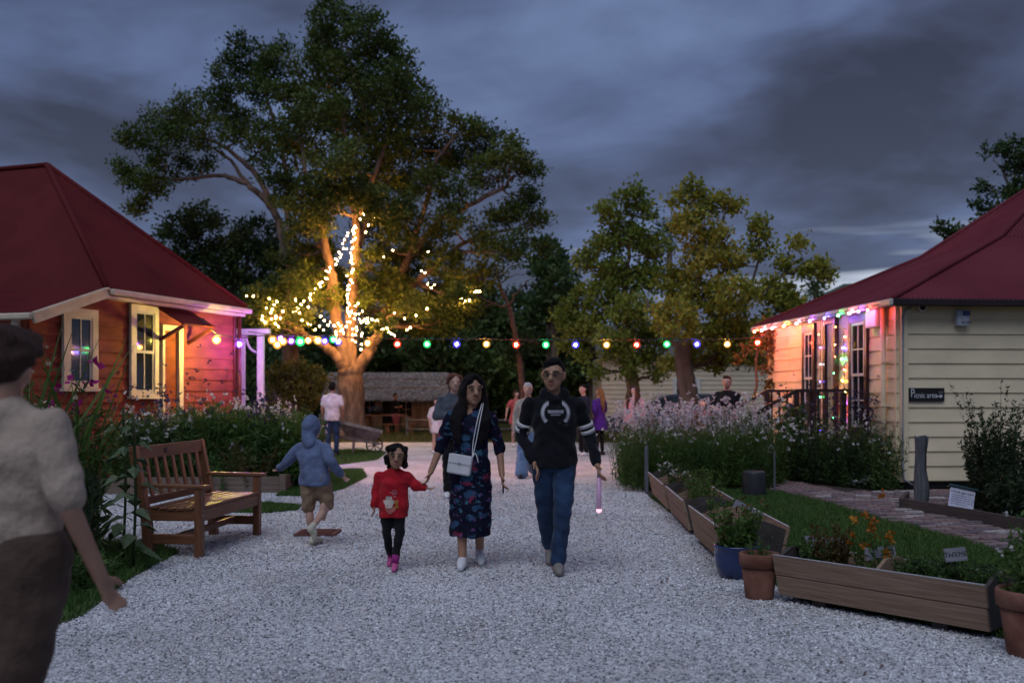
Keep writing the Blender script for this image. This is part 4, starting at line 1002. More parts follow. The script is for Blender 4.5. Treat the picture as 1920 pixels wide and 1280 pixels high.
bbuild(MB().box((BL / 2, BDp - .02, .375), (BL - 2 * lw_, .035, .10)), 'back_rail', bw)
bbuild(MB().box((BL / 2, .27, .17), (BL - 2 * lw_, .04, .06)), 'stretcher', bw)
for i in range(6):
    y = .035 + i * .083
    bbuild(MB().box((BL / 2, y, .445 - .012 * math.sin(math.pi * i / 5)), (BL - .01, .072, .026)), 'seat_slat', bw)
def backp(z): return BDp + .02 + (z - .40) / .6 * .12 - .01
bbuild(MB().bar((lw_, backp(.93), .935), (BL - lw_, backp(.93), .935), .04, .12), 'top_rail', bw)
bbuild(MB().bar((lw_, backp(.5), .50), (BL - lw_, backp(.5), .50), .04, .07), 'lower_rail', bw)
ns = 7
for i in range(ns):
    x = lw_ + (BL - 2 * lw_) * (i + .75) / (ns + .5)
    bbuild(MB().bar((x, backp(.53), .525), (x, backp(.88), .885), .062, .020, (0, 1, 0)), 'back_slat', bwv)
pl = bbuild(MB().lathe((0, 0, 0), [(.028, -.006), (.03, 0), (.026, .006)], 14), 'plaque', mat('bronze_plaque', (.08, .05, .07), .35, metal=.6), .001)
pl.location = (BT @ Vector((BL * .40, backp(.93) - .024, .935))) - bench.location; pl.rotation_euler = (R(90), 0, math.atan2(bu.y, bu.x))
for (x, z) in ((lw_ / 2, .375),):
    for y in (-.006,): bbuild(MB().ell((x, y, z), (.008, .004, .008)), 'bolt', mat('bolt_steel', (.5, .5, .5), .3, metal=1), .0005)

# ------------------------------------------------------------------ herb boxes
pw = woodmat('pale_timber', (.20, .125, .080), (.31, .21, .145), .75, 0, 3.5, .3)
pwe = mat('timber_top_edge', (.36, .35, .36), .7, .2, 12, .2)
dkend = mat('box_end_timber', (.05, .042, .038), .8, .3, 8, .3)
HB = []
def herbbox(label, a, b, wd, ht, foot=.05, dividers=(.5,), flare=.07, out=1):
    """trough from ground point a to b (its front foot line), leaning sides, shaped ends"""
    a = Vector((a[0], a[1], 0)); b = Vector((b[0], b[1], 0)); L_ = (b - a).length; u = (b - a).normalized(); n = Vector((u.y, -u.x, 0)) * out
    # n points out to the path; the box lies on the other side
    t = root('herb_box', (a + b) / 2 - n * wd / 2, label, 'planter', 'timber herb boxes along the path')
    ang = math.atan2(u.y, u.x); HB.append((t, a, u, n, L_, wd, ht))
    q = lambda s, o, z: a + u * s - n * o + Vector((0, 0, z))
    def plank(s0, s1, o0, z0, o1, z1, th, name, m):
        mb = MB(); dn = Vector((0, 0, 0))
        vs = [q(s, o, z) for (s, o, z) in ((s0, o0, z0), (s1, o0, z0), (s1, o1, z1), (s0, o1, z1))]
        w2 = [v - n * th for v in vs]
        mb.add(vs + w2, [(0, 1, 2, 3), (7, 6, 5, 4), (0, 4, 5, 1), (1, 5, 6, 2), (2, 6, 7, 3), (3, 7, 4, 0)])
        # local frame along the grain
        me = mb.mesh(name); me.transform(Matrix.Rotation(-ang, 4, 'Z') @ Matrix.Translation(-a)); me.materials.append(m)
        bm = bmesh.new(); bm.from_mesh(me); bmesh.ops.recalc_face_normals(bm, faces=bm.faces); bmesh.ops.bevel(bm, geom=bm.edges[:], offset=.003, segments=1, affect='EDGES'); bm.to_mesh(me); bm.free()
        o = bpy.data.objects.new(name, me); COL.objects.link(o); o.parent = t; o.location = a - t.location; o.rotation_euler = (0, 0, ang); return o
    th = .028; hm_ = foot + (ht - foot) * .5
    for side in (0, 1):
        f = (lambda z: -flare * (z - foot) / (ht - foot)) if side == 0 else (lambda z: wd - th + flare * (z - foot) / (ht - foot))
        plank(0, L_, f(foot), foot, f(hm_), hm_ - .003, th, 'plank', pw)
        plank(-.006, L_ + .006, f(hm_), hm_ + .003, f(ht), ht, th, 'plank', pw)
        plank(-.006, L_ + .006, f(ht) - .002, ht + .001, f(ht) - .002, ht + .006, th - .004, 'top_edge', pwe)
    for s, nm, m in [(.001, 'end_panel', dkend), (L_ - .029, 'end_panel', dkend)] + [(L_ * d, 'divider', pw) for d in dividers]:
        mb = MB(); zt = ht + (.012 if nm == 'divider' else .004)
        prof = [(th, foot + .004), (wd - th, foot + .004), (wd - th + flare * .93, ht - .03), (wd * .72, zt + .035), (wd * .28, zt + .035), (-flare * .93 + th, ht - .03)]
        vs = [q(s, o, z) for o, z in prof] + [q(s + .028, o, z) for o, z in prof]; k = len(prof)
        mb.add(vs, [tuple(range(k)), tuple(reversed(range(k, 2 * k)))] + [(i, (i + 1) % k, k + (i + 1) % k, k + i) for i in range(k)])
        o = mb.build(nm, m, t, bevel=.003)
    for s in (L_ * .2, L_ * .78):
        MB().box(q(s, wd / 2, foot / 2), (.1, wd * .8, foot), Matrix.Rotation(ang, 3, 'Z')).build('bearer', dkend, t)
    mb = MB(); zs = ht - .07
    mb.add([q(.03, -.03, zs), q(L_ - .03, -.03, zs), q(L_ - .03, wd + .0, zs), q(.03, wd + .0, zs)], [(0, 1, 2, 3)]); mb.build('potting_soil', soil, t)
    return t, q, u, n, L_, ang
D = herbbox('long pale timber herb box with thyme at the path bend', (1.896, 7.08), (2.852, 5.95), .40, .335)
Cb = herbbox('timber herb box with three bays beside the blue pot', (1.83, 9.95), (1.79, 8.38), .48, .36, dividers=(.33, .66))
Bb = herbbox('timber herb box between the bollard and the three bay box', (1.93, 12.1), (1.85, 10.42), .44, .36)
Ab = herbbox('furthest timber herb box beside the daisy bed', (2.02, 14.3), (1.93, 12.35), .40, .36)
def inbox(B, s, o, z=.27): return B[1](s, o, z)
def herb(B, s, o, name, label, h, r, n, lm, **k):
    q = inbox(B, s, o); return plant(name, label, (q.x, q.y), h, r, n, lm, base_z=B[0]['zs'] if 'zs' in B[0].keys() else .27, **k)
herb(D, .30, .2, 'burnet_plant', 'rusty brown salad burnet in the long herb box', .30, .16, 30, LBR, leaf=.045, per=20, lean=.3, tall=.3, width=.5)
herb(D, .16, .22, 'burnet_plant', 'green burnet at the corner of the long herb box', .2, .12, 26, LG, leaf=.045, per=18, lean=.4, width=.5)
herb(D, .60, .2, 'marigold_plant', 'orange flowering marigold in the long herb box', .34, .13, 20, LGB, leaf=.05, per=20, lean=.2, fl=PO, fn=16, fs=.032, fper=9, width=.3, ftop=.22)
for i in range(5):
    herb(D, .92 + .11 * i, .2 + .06 * (i % 2), 'thyme_plant', 'low dark thyme mound in the long herb box', .15, .15, 60, LGD if i % 2 else LG, leaf=.028, per=24, lean=.5, width=.45, group='thyme in the long box', sw=.003)
for i, (B, s, o, h_) in enumerate([(Cb, .2, .25, .2), (Cb, 1.25, .25, .12), (Bb, .5, .2, .34), (Bb, .95, .25, .42), (Bb, 1.35, .22, .40), (Ab, .4, .2, .25), (Ab, .9, .2, .3), (Ab, 1.5, .2, .22)]):
    herb(B, s, o, 'herb_plant', ['small seedling in the far bay of the three bay box', 'low seedling in the near bay of the three bay box', 'reddish herb in the box beside the daisy bed lawn', 'feathery herb in the middle of its timber box', 'bushy herb at the near end of its timber box', 'low white flowering herb in the furthest box', 'grey green herb in the furthest box', 'small herb at the near end of the furthest box'][i],
         h_, .17, 26, [LG, LG, LBR, LGB, LGB, LG, LGD, LG][i], leaf=.05, per=22, lean=.35, fl=PW if i in (5, 7) else None, fn=14 if i in (5, 7) else 0, fs=.025, sw=.004)
# name tags
tagm = woodmat('tag_timber', (.15, .15, .175), (.24, .24, .27), .8, 0, 5, .1); ink = mat('black_ink', (.015, .015, .02), .6)
def nametag(label, c, w_, h_, ang, tilt, txt, size, dx=0):
    g0 = Vector((c.x, c.y, .006)); t = root('name_tag', g0, label, 'sign', 'plant name tags')
    M = Matrix.Translation(c) @ Matrix.Rotation(ang, 4, 'Z') @ Matrix.Rotation(tilt, 4, 'Y') @ Matrix.Rotation(R(-12), 4, 'X')
    mb = MB().box((0, 0, 0), (w_, .018, h_)); mb.v = [M @ q for q in mb.v]; mb.build('board', tagm, t)
    MB().bar(g0 - Vector((0, 0, .05)), c + Vector((0, .014, 0)), .022, .012, (0, 1, 0)).build('stake', dkend, t)
    text_mesh(txt, size, M @ Matrix.Translation((dx, -.0105, 0)) @ Matrix.Rotation(R(90), 4, 'X'), 'lettering', ink, t)
nametag('weathered tag lettered BURNET behind the long herb box', P(1548, 1016, 7.25), .30, .075, R(-6), R(3), 'BURNET', .068, .0)
nametag('weathered tag half hidden by orange marigolds', P(1650, 1036, 6.75), .20, .085, R(-6), R(-6), 'IN', .062, .06)
nametag('weathered tag lettered THYME behind the thyme bay', P(1791, 1039, 6.35), .135, .085, R(-4), R(-6), 'THYME', .045)
nametag('slanted grey tag leaning behind the three bay box', P(1393, 952, 9.6), .19, .09, R(-8), R(27), 'III', .06)
nametag('small grey tag at the back of the three bay box', P(1419, 966, 9.2), .10, .07, R(-8), R(25), 'I', .05)

# pots
def pot(label, c, prof, m, soilz, soilr, name='plant_pot', rim=None):
    t = root(name, Vector((c[0], c[1], 0)), label, 'pot')
    MB().lathe((c[0], c[1], 0), prof, 28).build('body', m, t, True)
    if rim: MB().lathe((c[0], c[1], 0), rim, 28).build('rim', m, t, True)
    MB().lathe((c[0], c[1], 0), [(soilr, soilz - .01), (soilr, soilz)], 20).build('potting_soil', soil, t)
    return t
bg = mat('blue_glaze', (.012, .030, .11), .18, .25, 6, coat=.4)
tcm = mat('terracotta', (.17, .058, .032), .85, .35, 5, .25, 30, (.24, .11, .075))
pc = G(1392, 1088); pc.y += .16
pot('glazed blue plant pot beside the three bay herb box', (pc.x, pc.y), [(.135, 0), (.155, .02), (.18, .10), (.188, .18), (.182, .235), (.195, .25), (.195, .262), (.172, .262), (.168, .225)], bg, .228, .168)
plant('parsley_plant', 'bushy green herb growing out of the blue pot', (pc.x, pc.y), .36, .18, 46, LGB, .05, 24, .3, LBR, 20, .03, .5, base_z=.226, tall=.25)
pc2 = G(1431, 1126); pc2.y += .11
pot('tall terracotta pot at the end of the long herb box', (pc2.x, pc2.y), [(.095, 0), (.10, .01), (.128, .235), (.115, .235)], tcm, .26, .118, rim=[(.131, .228), (.142, .234), (.145, .318), (.140, .326), (.126, .326), (.122, .265), (.122, .245)])
plant('seedling', 'small seedling in the tall terracotta pot', (pc2.x, pc2.y), .18, .08, 12, LG, .04, 12, .4, base_z=.258)
pc3 = Vector((2.93, 5.62, 0))
pot('round terracotta pot past the end of the long herb box', (pc3.x, pc3.y), [(.12, 0), (.125, .01), (.165, .28), (.15, .28)], tcm, .30, .155, rim=[(.168, .27), (.182, .276), (.186, .36), (.180, .37), (.164, .37), (.16, .30), (.158, .285)])
plant('potted_shrub', 'leafy green shrub in the round terracotta pot', (pc3.x, pc3.y), .42, .16, 36, LG, .06, 26, .25, PW, 6, .02, .4, base_z=.298, tall=.3)

# ------------------------------------------------------------------ bed edging, post, signs, bollard, stake
et = woodmat('old_edging', (.045, .038, .034), (.085, .072, .062), .85, 0, 4, .3)
def plankline(t, a, b, h_, th, m, name='edging_plank'):
    a = Vector((a[0], a[1], 0)); b = Vector((b[0], b[1], 0)); u = (b - a).normalized(); ang = math.atan2(u.y, u.x); L_ = (b - a).length
    me = MB().box((L_ / 2, 0, h_ / 2), (L_, th, h_)).mesh(name); me.materials.append(m)
    o = bpy.data.objects.new(name, me); COL.objects.link(o); o.parent = t; o.location = a - woff(t); o.rotation_euler = (0, 0, ang)
ea, eb = G(1694, 959), G(1930, 1003)
t = root('bed_edging', ea, 'dark weathered timber edging of the bed by the cream wall', 'edging')
plankline(t, ea, eb, .17, .05, et); plankline(t, (ea.x - .02, ea.y + .03), (ea.x + .45, ea.y + 1.0), .165, .05, et)
tag(MB().sheet([(ea.x + .04, ea.y + .04), (eb.x, eb.y + .05), (eb.x + 1.4, eb.y + 1.5), (ea.x + .5, ea.y + 1.0)], .05).build('garden_soil', soil), 'dark soil inside the timber edged bed', kind='structure')
pe = woodmat('pale_edging', (.14, .10, .075), (.21, .155, .12), .8, 0, 4, .3)
t = root('bed_edging', Vector((-3.55, 15.0, 0)), 'pale timber edging round the red cottage flower bed', 'edging')
for k in range(2):
    me_z = k * .125
    for a_, b_ in (((-8.0, 14.55), (-3.5, 14.98)), ((-3.46, 15.0), (-3.46, 19.2))):
        a = Vector((a_[0], a_[1], 0)); b = Vector((b_[0], b_[1], 0)); u = (b - a).normalized(); L_ = (b - a).length
        me = MB().box((L_ / 2, 0, me_z + .06), (L_, .05 - .006 * k, .12)).mesh('edging_plank'); me.materials.append(pe)
        o = bpy.data.objects.new('edging_plank', me); COL.objects.link(o); o.parent = t; o.location = a - t.location; o.rotation_euler = (0, 0, math.atan2(u.y, u.x))
MB().box((-3.44, 14.96, .14), (.09, .09, .28)).build('corner_post', pe, t)
gp = woodmat('grey_post_wood', (.075, .078, .085), (.15, .155, .17), .9, 2, 4, .6)
pp = P(1727, 940, 12.75); t = root('timber_post', Vector((pp.x, pp.y, .05)), 'weathered grey split timber post before the cream wall', 'post')
vs = []; rgp = random.Random(2); nz, nk = 9, 9; zt = P(1727, 818, 12.75).z
for i in range(nz):
    z = .04 + (zt - .04) * i / (nz - 1); wd = .085 + .014 * math.sin(i * .9) - .012 * (i / nz)
    for k in range(nk):
        a = 2 * math.pi * k / nk; r_ = wd * (1 + .10 * math.sin(3 * k + .4 * i)); vs.append((pp.x + r_ * math.cos(a) + .008 * math.sin(i), pp.y + r_ * .8 * math.sin(a), z + (.02 * math.sin(k * 2.1) if i == nz - 1 else 0)))
fsx = [(i * nk + k, i * nk + (k + 1) % nk, (i + 1) * nk + (k + 1) % nk, (i + 1) * nk + k) for i in range(nz - 1) for k in range(nk)] + [tuple((nz - 1) * nk + k for k in range(nk))]
MB().add(vs, fsx).build('post', gp, t)
MB().bar((pp.x + .035, pp.y - .068, zt - .42), (pp.x + .04, pp.y - .064, zt - .01), .010, .006, (0, 1, 0)).build('split', mat('crack_dark', (.015, .014, .014), .9), t)
sc = P(1803, 935, 11.75); t = root('herb_garden_sign', Vector((sc.x, sc.y + .1, .05)), 'slanted white Herb garden sign in the timber edged bed', 'sign')
M = Matrix.Translation(sc) @ Matrix.Rotation(R(-5), 4, 'Z') @ Matrix.Rotation(R(12), 4, 'Y') @ Matrix.Rotation(R(-42), 4, 'X')
SH = Matrix.Identity(4); SH[0][2] = .18
mb = MB().box((0, 0, 0), (.29, .012, .30)); mb.v = [M @ (SH @ q) for q in mb.v]; mb.build('panel', mat('sign_panel', (.42, .42, .50), .5), t)
mb = MB().box((.0, -.008, .158), (.34, .06, .022)); mb.v = [M @ (SH @ q) for q in mb.v]; mb.build('top_batten', mat('sign_green', (.02, .05, .055), .4), t)
mb = MB().box((0, .004, -.156), (.30, .03, .014)); mb.v = [M @ (SH @ q) for q in mb.v]; mb.build('lower_batten', mat('sign_black', ()), t)
MB().bar(Vector((sc.x, sc.y + .1, .03)), sc + Vector((0, .03, 0)), .04, .04).build('stake', et, t)
text_mesh('Herb garden', .052, M @ SH @ Matrix.Translation((0, -.0075, .09)) @ Matrix.Rotation(R(90), 4, 'X'), 'lettering', mat('sign_ink', (.03, .03, .07), .6), t)
for k in range(5):
    mb = MB()
    x = -.12
    rr2 = random.Random(k + 3)
    while x < .11 - .05 * (k == 4):
        l_ = rr2.uniform(.014, .045); mb.add([M @ SH @ Vector(q) for q in ((x, -.0068, .035 - k * .034), (x + l_, -.0068, .035 - k * .034), (x + l_, -.0068, .047 - k * .034), (x, -.0068, .047 - k * .034))], [(0, 1, 2, 3)]); x += l_ + .008
    mb.build('text_line', mat('sign_ink2', (.12, .13, .20), .6), t)
bc = G(1414, 931); t = root('bollard', bc, 'short round dark grey bollard on the lawn edge', 'bollard')
MB().lathe(bc, [(.165, 0), (.168, .02), (.166, .34), (.160, .362), (.140, .374), (.05, .380)], 28).build('body', mat('dark_grey_plastic', (.028, .030, .034), .5, .15, 10), t, True)
MB().lathe(bc, [(.172, 0), (.172, .03), (.169, .032)], 28).build('base_ring', mat('dark_grey_plastic', ()), t, True)
k1 = G(1212, 925); t = root('garden_stake', k1, 'grey wooden stake at the gravel edge of the daisy bed', 'stake')
MB().box((k1.x, k1.y, .34), (.05, .04, .68)).box((k1.x, k1.y, .70), (.05, .04, .05), None, (.3, .3)).build('shaft', gp, t)
k2 = G(1452, 925); t = root('garden_stake', k2, 'thin pale stake in front of the steps', 'stake')
MB().box((k2.x, k2.y, .30), (.025, .025, .60)).box((k2.x, k2.y, .62), (.025, .025, .04), None, (.3, .3)).build('shaft', gp, t)
dp = G(596, 1000); t = root('drain_cover', dp, 'rusty square drain cover set in the gravel', 'drain cover')
rust = mat('rusty_iron', (.12, .045, .04), .8, .3, 12, .3)
MB().box((dp.x, dp.y, .012), (.44, .42, .024), None, (.97, .97)).build('plate', rust, t)
for i in range(5): MB().box((dp.x, dp.y - .15 + i * .075, .027), (.36, .025, .007)).build('rib', rust, t)

# ------------------------------------------------------------------ barrow
by = 25.2; bt = root('wooden_barrow', P(676, 851, by) * Vector((1, 1, 0)) if False else Vector((P(676, 851, by).x, by, 0)), 'old grey wooden wheelbarrow under the big tree', 'wheelbarrow')
gw_ = mat('grey_barrow_wood', (.11, .10, .10), .85, .35, 6, .4, 25, (.19, .17, .165))
def BP(px, py, dy=0): return P(px, py, by + dy)
top = [BP(632, 792, -.35), BP(716, 812, -.3), BP(718, 806, .35), BP(640, 788, .35)]
bot = [BP(650, 818, -.2), BP(704, 826, -.2), BP(704, 824, .22), BP(652, 816, .22)]
for i, nm in ((0, 'tray_side'), (1, 'tray_front'), (2, 'tray_side'), (3, 'tray_back')):
    j = (i + 1) % 4; a, b, c, d = top[i], top[j], bot[j], bot[i]
    ctr = sum(top, Vector()) / 4; inn_ = (Vector((ctr.x, ctr.y, 0)) - Vector(((a.x + b.x) / 2, (a.y + b.y) / 2, 0))).normalized() * .03
    m_ = MB().add([a, b, c, d, a + inn_, b + inn_, c + inn_, d + inn_], [(0, 1, 2, 3), (7, 6, 5, 4), (0, 4, 5, 1), (1, 5, 6, 2), (2, 6, 7, 3), (3, 7, 4, 0)]); m_.build(nm, gw_, bt)
MB().add(bot + [q + Vector((0, 0, .025)) for q in bot], [(3, 2, 1, 0), (4, 5, 6, 7), (0, 1, 5, 4), (1, 2, 6, 5), (2, 3, 7, 6), (3, 0, 4, 7)]).build('tray_floor', gw_, bt)
for dy in (-.24, .24):
    MB().bar(BP(600, 812, dy), BP(712, 832, dy), .05, .06).build('handle', gw_, bt)
    q = BP(664, 820, dy); MB().bar(Vector((q.x - .03, q.y, 0)), q, .06, .07, (0, 1, 0)).build('leg', gw_, bt)
wc = BP(702, 834, 0); wr = wc.z
iron = mat('dark_iron', (.03, .027, .026), .6)
wl = MB().tube([wc + Vector((wr * .96 * math.cos(a), 0, wr * .96 * math.sin(a))) for a in [i * math.pi / 12 for i in range(25)]], .022, 6).build('wheel', iron, bt, True)
for i in range(4):
    a = i * math.pi / 4 + .2; v = Vector((math.cos(a), 0, math.sin(a))) * wr * .95; MB().bar(wc - v, wc + v, .02, .02, (0, 1, 0)).build('spoke', iron, wl)
MB().tube([wc - Vector((0, .26, 0)), wc + Vector((0, .26, 0))], .025, 8).build('axle', iron, bt)

# ------------------------------------------------------------------ picnic table and bench by the hut
ty = 36.5; tw_ = mat('table_wood', (.20, .10, .05), .7, .3, 5, .2)
tp = P(718, 700, ty); t = root('picnic_table', Vector((tp.x, ty, 0)), 'orange brown timber picnic table near the thatched hut', 'table')
for i in range(5): MB().box((tp.x, ty - .34 + i * .17, .74), (1.75, .155, .05)).build('top_board', tw_, t)
for sx in (-.55, .55):
    for sy in (-.25, .25): MB().box((tp.x + sx, ty + sy, .36), (.18, .12, .71)).build('leg', tw_, t)
tb = P(752, 700, ty - .4); t = root('timber_bench', Vector((tb.x, ty - .9, 0)), 'low timber bench in front of the picnic table', 'bench')
for i in range(2): MB().box((tb.x, ty - .98 + i * .17, .43), (1.2, .155, .05)).build('seat_board', tw_, t)
for sx in (-.42, .42): MB().box((tb.x + sx, ty - .9, .20), (.14, .26, .40)).build('leg', tw_, t)
t = root('bucket', Vector((tb.x - .12, ty - .9, .456)), 'small pink bucket standing on the timber bench', 'bucket')
MB().lathe((tb.x - .12, ty - .9, .456), [(.11, 0), (.15, .26), (.16, .27), (.13, .25)], 16).build('body', mat('pink_plastic', (.55, .16, .18), .5), t, True)
hpt = [(tb.x - .12 + .15 * math.cos(a), ty - .9, .456 + .26 + .10 * math.sin(a)) for a in [i * math.pi / 8 for i in range(9)]]
MB().tube(hpt, .008, 5).build('handle', mat('pink_plastic', ()), t, True)
t = root('black_pot', Vector((tp.x - .25, ty - .1, .766)), 'black cooking pot on the picnic table', 'pot')
MB().lathe((tp.x - .25, ty - .1, .766), [(.2, 0), (.26, .08), (.25, .2), (.22, .24)], 18).build('body', mat('black_gloss', ()), t, True)
MB().lathe((tp.x - .25, ty - .1, 1.0), [(.225, .008), (.12, .04), (.03, .05), (.03, .08)], 18).build('lid', mat('black_gloss', ()), t, True)

# ------------------------------------------------------------------ thatched hut
hy = 42.0; x0, x1 = P(608, 700, hy).x, P(838, 700, hy).x; hw = x1 - x0
hut = root('thatched_hut', Vector(((x0 + x1) / 2, hy + 1.2, 0)), 'low thatched hut with upright slab walls behind the big tree', 'hut')
slab = mat('slab_wood', (.30, .19, .12), .9, .35, 5, .5, 20, (.42, .29, .20), stretch=(1, 1, .2))
zE, zR = P(700, 742, hy).z, P(700, 697, hy + 1.2).z
rs = random.Random(9); x = x0 + .1
wins = [(P(684, 0, hy).x, P(698, 0, hy).x, .62, 1.28), (P(716, 0, hy).x, P(736, 0, hy).x, 0, 1.4), (P(752, 0, hy).x, P(768, 0, hy).x, .55, 1.22)]
while x < x1 - .1:
    wd = rs.uniform(.085, .14); seg = [(0, zE + .1)]
    for a, b, z0, z1 in wins:
        if x + wd > a and x < b: seg = [(z1, zE + .1)] + ([(0, z0)] if z0 > 0 else [])
    for z0, z1 in seg:
        MB().box((x + wd / 2, hy + .3 + rs.uniform(-.02, .02), (z0 + z1) / 2), (wd - .012, .06, z1 - z0)).build('wall_slab', slab, hut)
    x += wd
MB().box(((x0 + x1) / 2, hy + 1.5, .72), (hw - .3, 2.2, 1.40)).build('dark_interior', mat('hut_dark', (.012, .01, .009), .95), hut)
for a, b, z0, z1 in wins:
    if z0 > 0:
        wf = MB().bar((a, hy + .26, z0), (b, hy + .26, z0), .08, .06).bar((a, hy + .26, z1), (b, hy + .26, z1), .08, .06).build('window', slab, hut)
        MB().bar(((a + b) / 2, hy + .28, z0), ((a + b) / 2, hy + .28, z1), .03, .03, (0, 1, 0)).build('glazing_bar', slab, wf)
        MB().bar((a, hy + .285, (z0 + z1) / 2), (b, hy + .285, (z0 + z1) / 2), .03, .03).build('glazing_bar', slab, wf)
th_ = leafmat('thatch_reed', [(.26, .22, .19), (.44, .38, .335), (.58, .51, .46), (.70, .63, .58)], .9, .1)
und = MB().add([(x0, hy - .25, zE - .12), (x1, hy - .25, zE - .12), (x1, hy + 1.2, zR - .05), (x0, hy + 1.2, zR - .05), (x0, hy + 2.7, zE - .12), (x1, hy + 2.7, zE - .12), (x0, hy - .2, zE - .2), (x1, hy - .2, zE - .2), (x0, hy + 2.65, zE - .2), (x1, hy + 2.65, zE - .2)],
    [(0, 1, 2, 3), (3, 2, 5, 4), (6, 0, 3, 4, 8), (7, 9, 5, 2, 1), (6, 7, 1, 0), (8, 4, 5, 9), (6, 8, 9, 7)])
und.build('roof_bed', mat('thatch_bed', (.28, .235, .20), .95, .3, 8), hut)
n = 26000; u = RNG.random(n); v = np.floor(RNG.random(n) * 4 + RNG.random(n) * .3) / 4.0 * .9 + RNG.random(n) * .24
v = np.clip(v, 0, 1)
pts = np.stack([x0 + (x1 - x0) * u, (hy - .25) + 1.45 * v, (zE - .10) + (zR - zE + .06) * v], 1)
dirs = np.tile(np.array([[0, -.83, -.52]]), (n, 1))
V, Fq = leaves(pts + np.array([0, -.01, .03]), np.full(n, .26), .10, dirs * 3.2, .5, 0)
npmesh('thatch', V, Fq, th_, hut, RNG.random(n), 'stuff')
for zf in (.36, .70):
    MB().tube(curve([(x0 - .05 + hw * 1.02 * i / 7, hy - .25 + 1.45 * zf - .06, zE - .10 + (zR - zE + .06) * zf + .06 + rs.uniform(-.025, .025)) for i in range(8)], 3), .028, 6).build('roof_pole', slab, hut, True)

# ------------------------------------------------------------------ long pale building and car behind the leafy trees
cy_ = 36.5; xa, xb = P(1128, 0, cy_).x, P(1470, 0, cy_).x
lb = root('pale_building', Vector(((xa + xb) / 2, cy_ + 2, 0)), 'pale cream weatherboard building behind the leafy trees', 'building')
cb = mat('pale_board', (.62, .54, .40), .55, .06, 3)
fl_ = (Vector((xa, cy_, 0)), Vector((1, 0, 0)), Vector((0, -1, 0))); z = .15
while z < 2.75: board(fl_, 0, xb - xa, z, .17, cb, lb); z += .17
MB().box(((xa + xb) / 2, cy_ + 2.0, 1.45), (xb - xa, 3.98, 2.85)).build('wall_core', cb, lb)
roof_slope(lb, [(xa - .2, cy_ - .3, 2.85), (xb + .2, cy_ - .3, 2.85), (xb + .2, cy_ + 2, 4.2), (xa - .2, cy_ + 2, 4.2)], mat('roof_grey', (.10, .10, .11), .6), pitch=.15)
roof_slope(lb, [(xa - .2, cy_ + 4.3, 2.85), (xb + .2, cy_ + 4.3, 2.85), (xb + .2, cy_ + 2, 4.2), (xa - .2, cy_ + 2, 4.2)], mat('roof_grey', ()), pitch=.15)
fw2 = window(lb, fl_, 2.6, 3.6, .9, 2.1, whites, whites, .1)
ky = 31.5; kx = P(1262, 0, ky).x
car = root('parked_car', Vector((kx, ky, 0)), 'grey blue parked car half hidden behind the pink white flowers', 'car')
paint = mat('car_paint', (.10, .13, .17), .3, .05, coat=.5)
prof = [(-2.1, .35), (-2.12, .62), (-2.0, .80), (-1.1, .95), (-.45, 1.42), (-.2, 1.50), (1.0, 1.52), (1.55, 1.40), (2.0, 1.02), (2.1, .7), (2.08, .35)]
k = len(prof); vs = []
for yy, sc_ in ((-.85, 1), (.85, 1)):
    for a, b in prof: vs.append((kx + a, ky + yy * (1 if b < .96 else .82), b))
MB().add(vs, [tuple(range(k)), tuple(reversed(range(k, 2 * k)))] + [(i, k + i, k + (i + 1) % k, (i + 1) % k) for i in range(k)]).build('body', paint, car, bevel=.03)
gl_ = mat('car_glass', (.06, .08, .10), .08, spec=.8)
MB().add([(kx - 1.06, ky - .70, 1.0), (kx - 1.06, ky + .70, 1.0), (kx - .47, ky + .62, 1.435), (kx - .47, ky - .62, 1.435)], [(0, 1, 2, 3)]).build('windscreen', gl_, car).location = (-.012, 0, .008)
for sx0, sx1 in ((-.62, .28), (.36, 1.25)):
    MB().add([(kx + sx0 - .15, ky - .862, 1.0), (kx + sx1, ky - .862, 1.0), (kx + sx1, ky - .712, 1.42), (kx + sx0 + .2, ky - .712, 1.42)], [(0, 1, 2, 3)]).build('side_window', gl_, car)
for wx in (-1.3, 1.3):
    for wy in (-.82, .82):
        tb_ = MB().tube([(kx + wx, ky + wy - .1, .32), (kx + wx, ky + wy + .1, .32)], .32, 18).build('wheel', mat('tyre', (.015, .015, .016), .9), car, True)
        MB().tube([(kx + wx, ky + wy - .108, .32), (kx + wx, ky + wy + .108, .32)], .2, 14).build('rim', mat('rim_metal', (.4, .4, .42), .35, metal=1), tb_, True)
for wy in (-.62, .62): MB().ell((kx - 2.06, ky + wy, .70), (.06, .16, .08)).build('headlight', mat('headlamp_glass', (.5, .5, .5), .1), car, True)

# low rail fence before the meadow
fr_ = root('rail_fence', Vector((0.0, 34.2, 0)), 'low weathered rail fence along the far side of the gravel', 'fence')
fx = [-3.6, -1.8, 0, 1.8, 3.6, 5.4]
for i, xx in enumerate(fx): MB().box((xx, 34.2, .36), (.1, .1, .72)).build('post', gp, fr_)
for i in range(len(fx) - 1):
    MB().tube([(fx[i], 34.12, .62 + .03 * math.sin(i * 2)), (fx[i + 1], 34.12, .60 - .03 * math.sin(i * 3))], .04, 7).build('rail', gw_, fr_, True)
    MB().tube([(fx[i], 34.12, .30), (fx[i + 1], 34.12, .31)], .035, 7).build('rail', gw_, fr_, True)
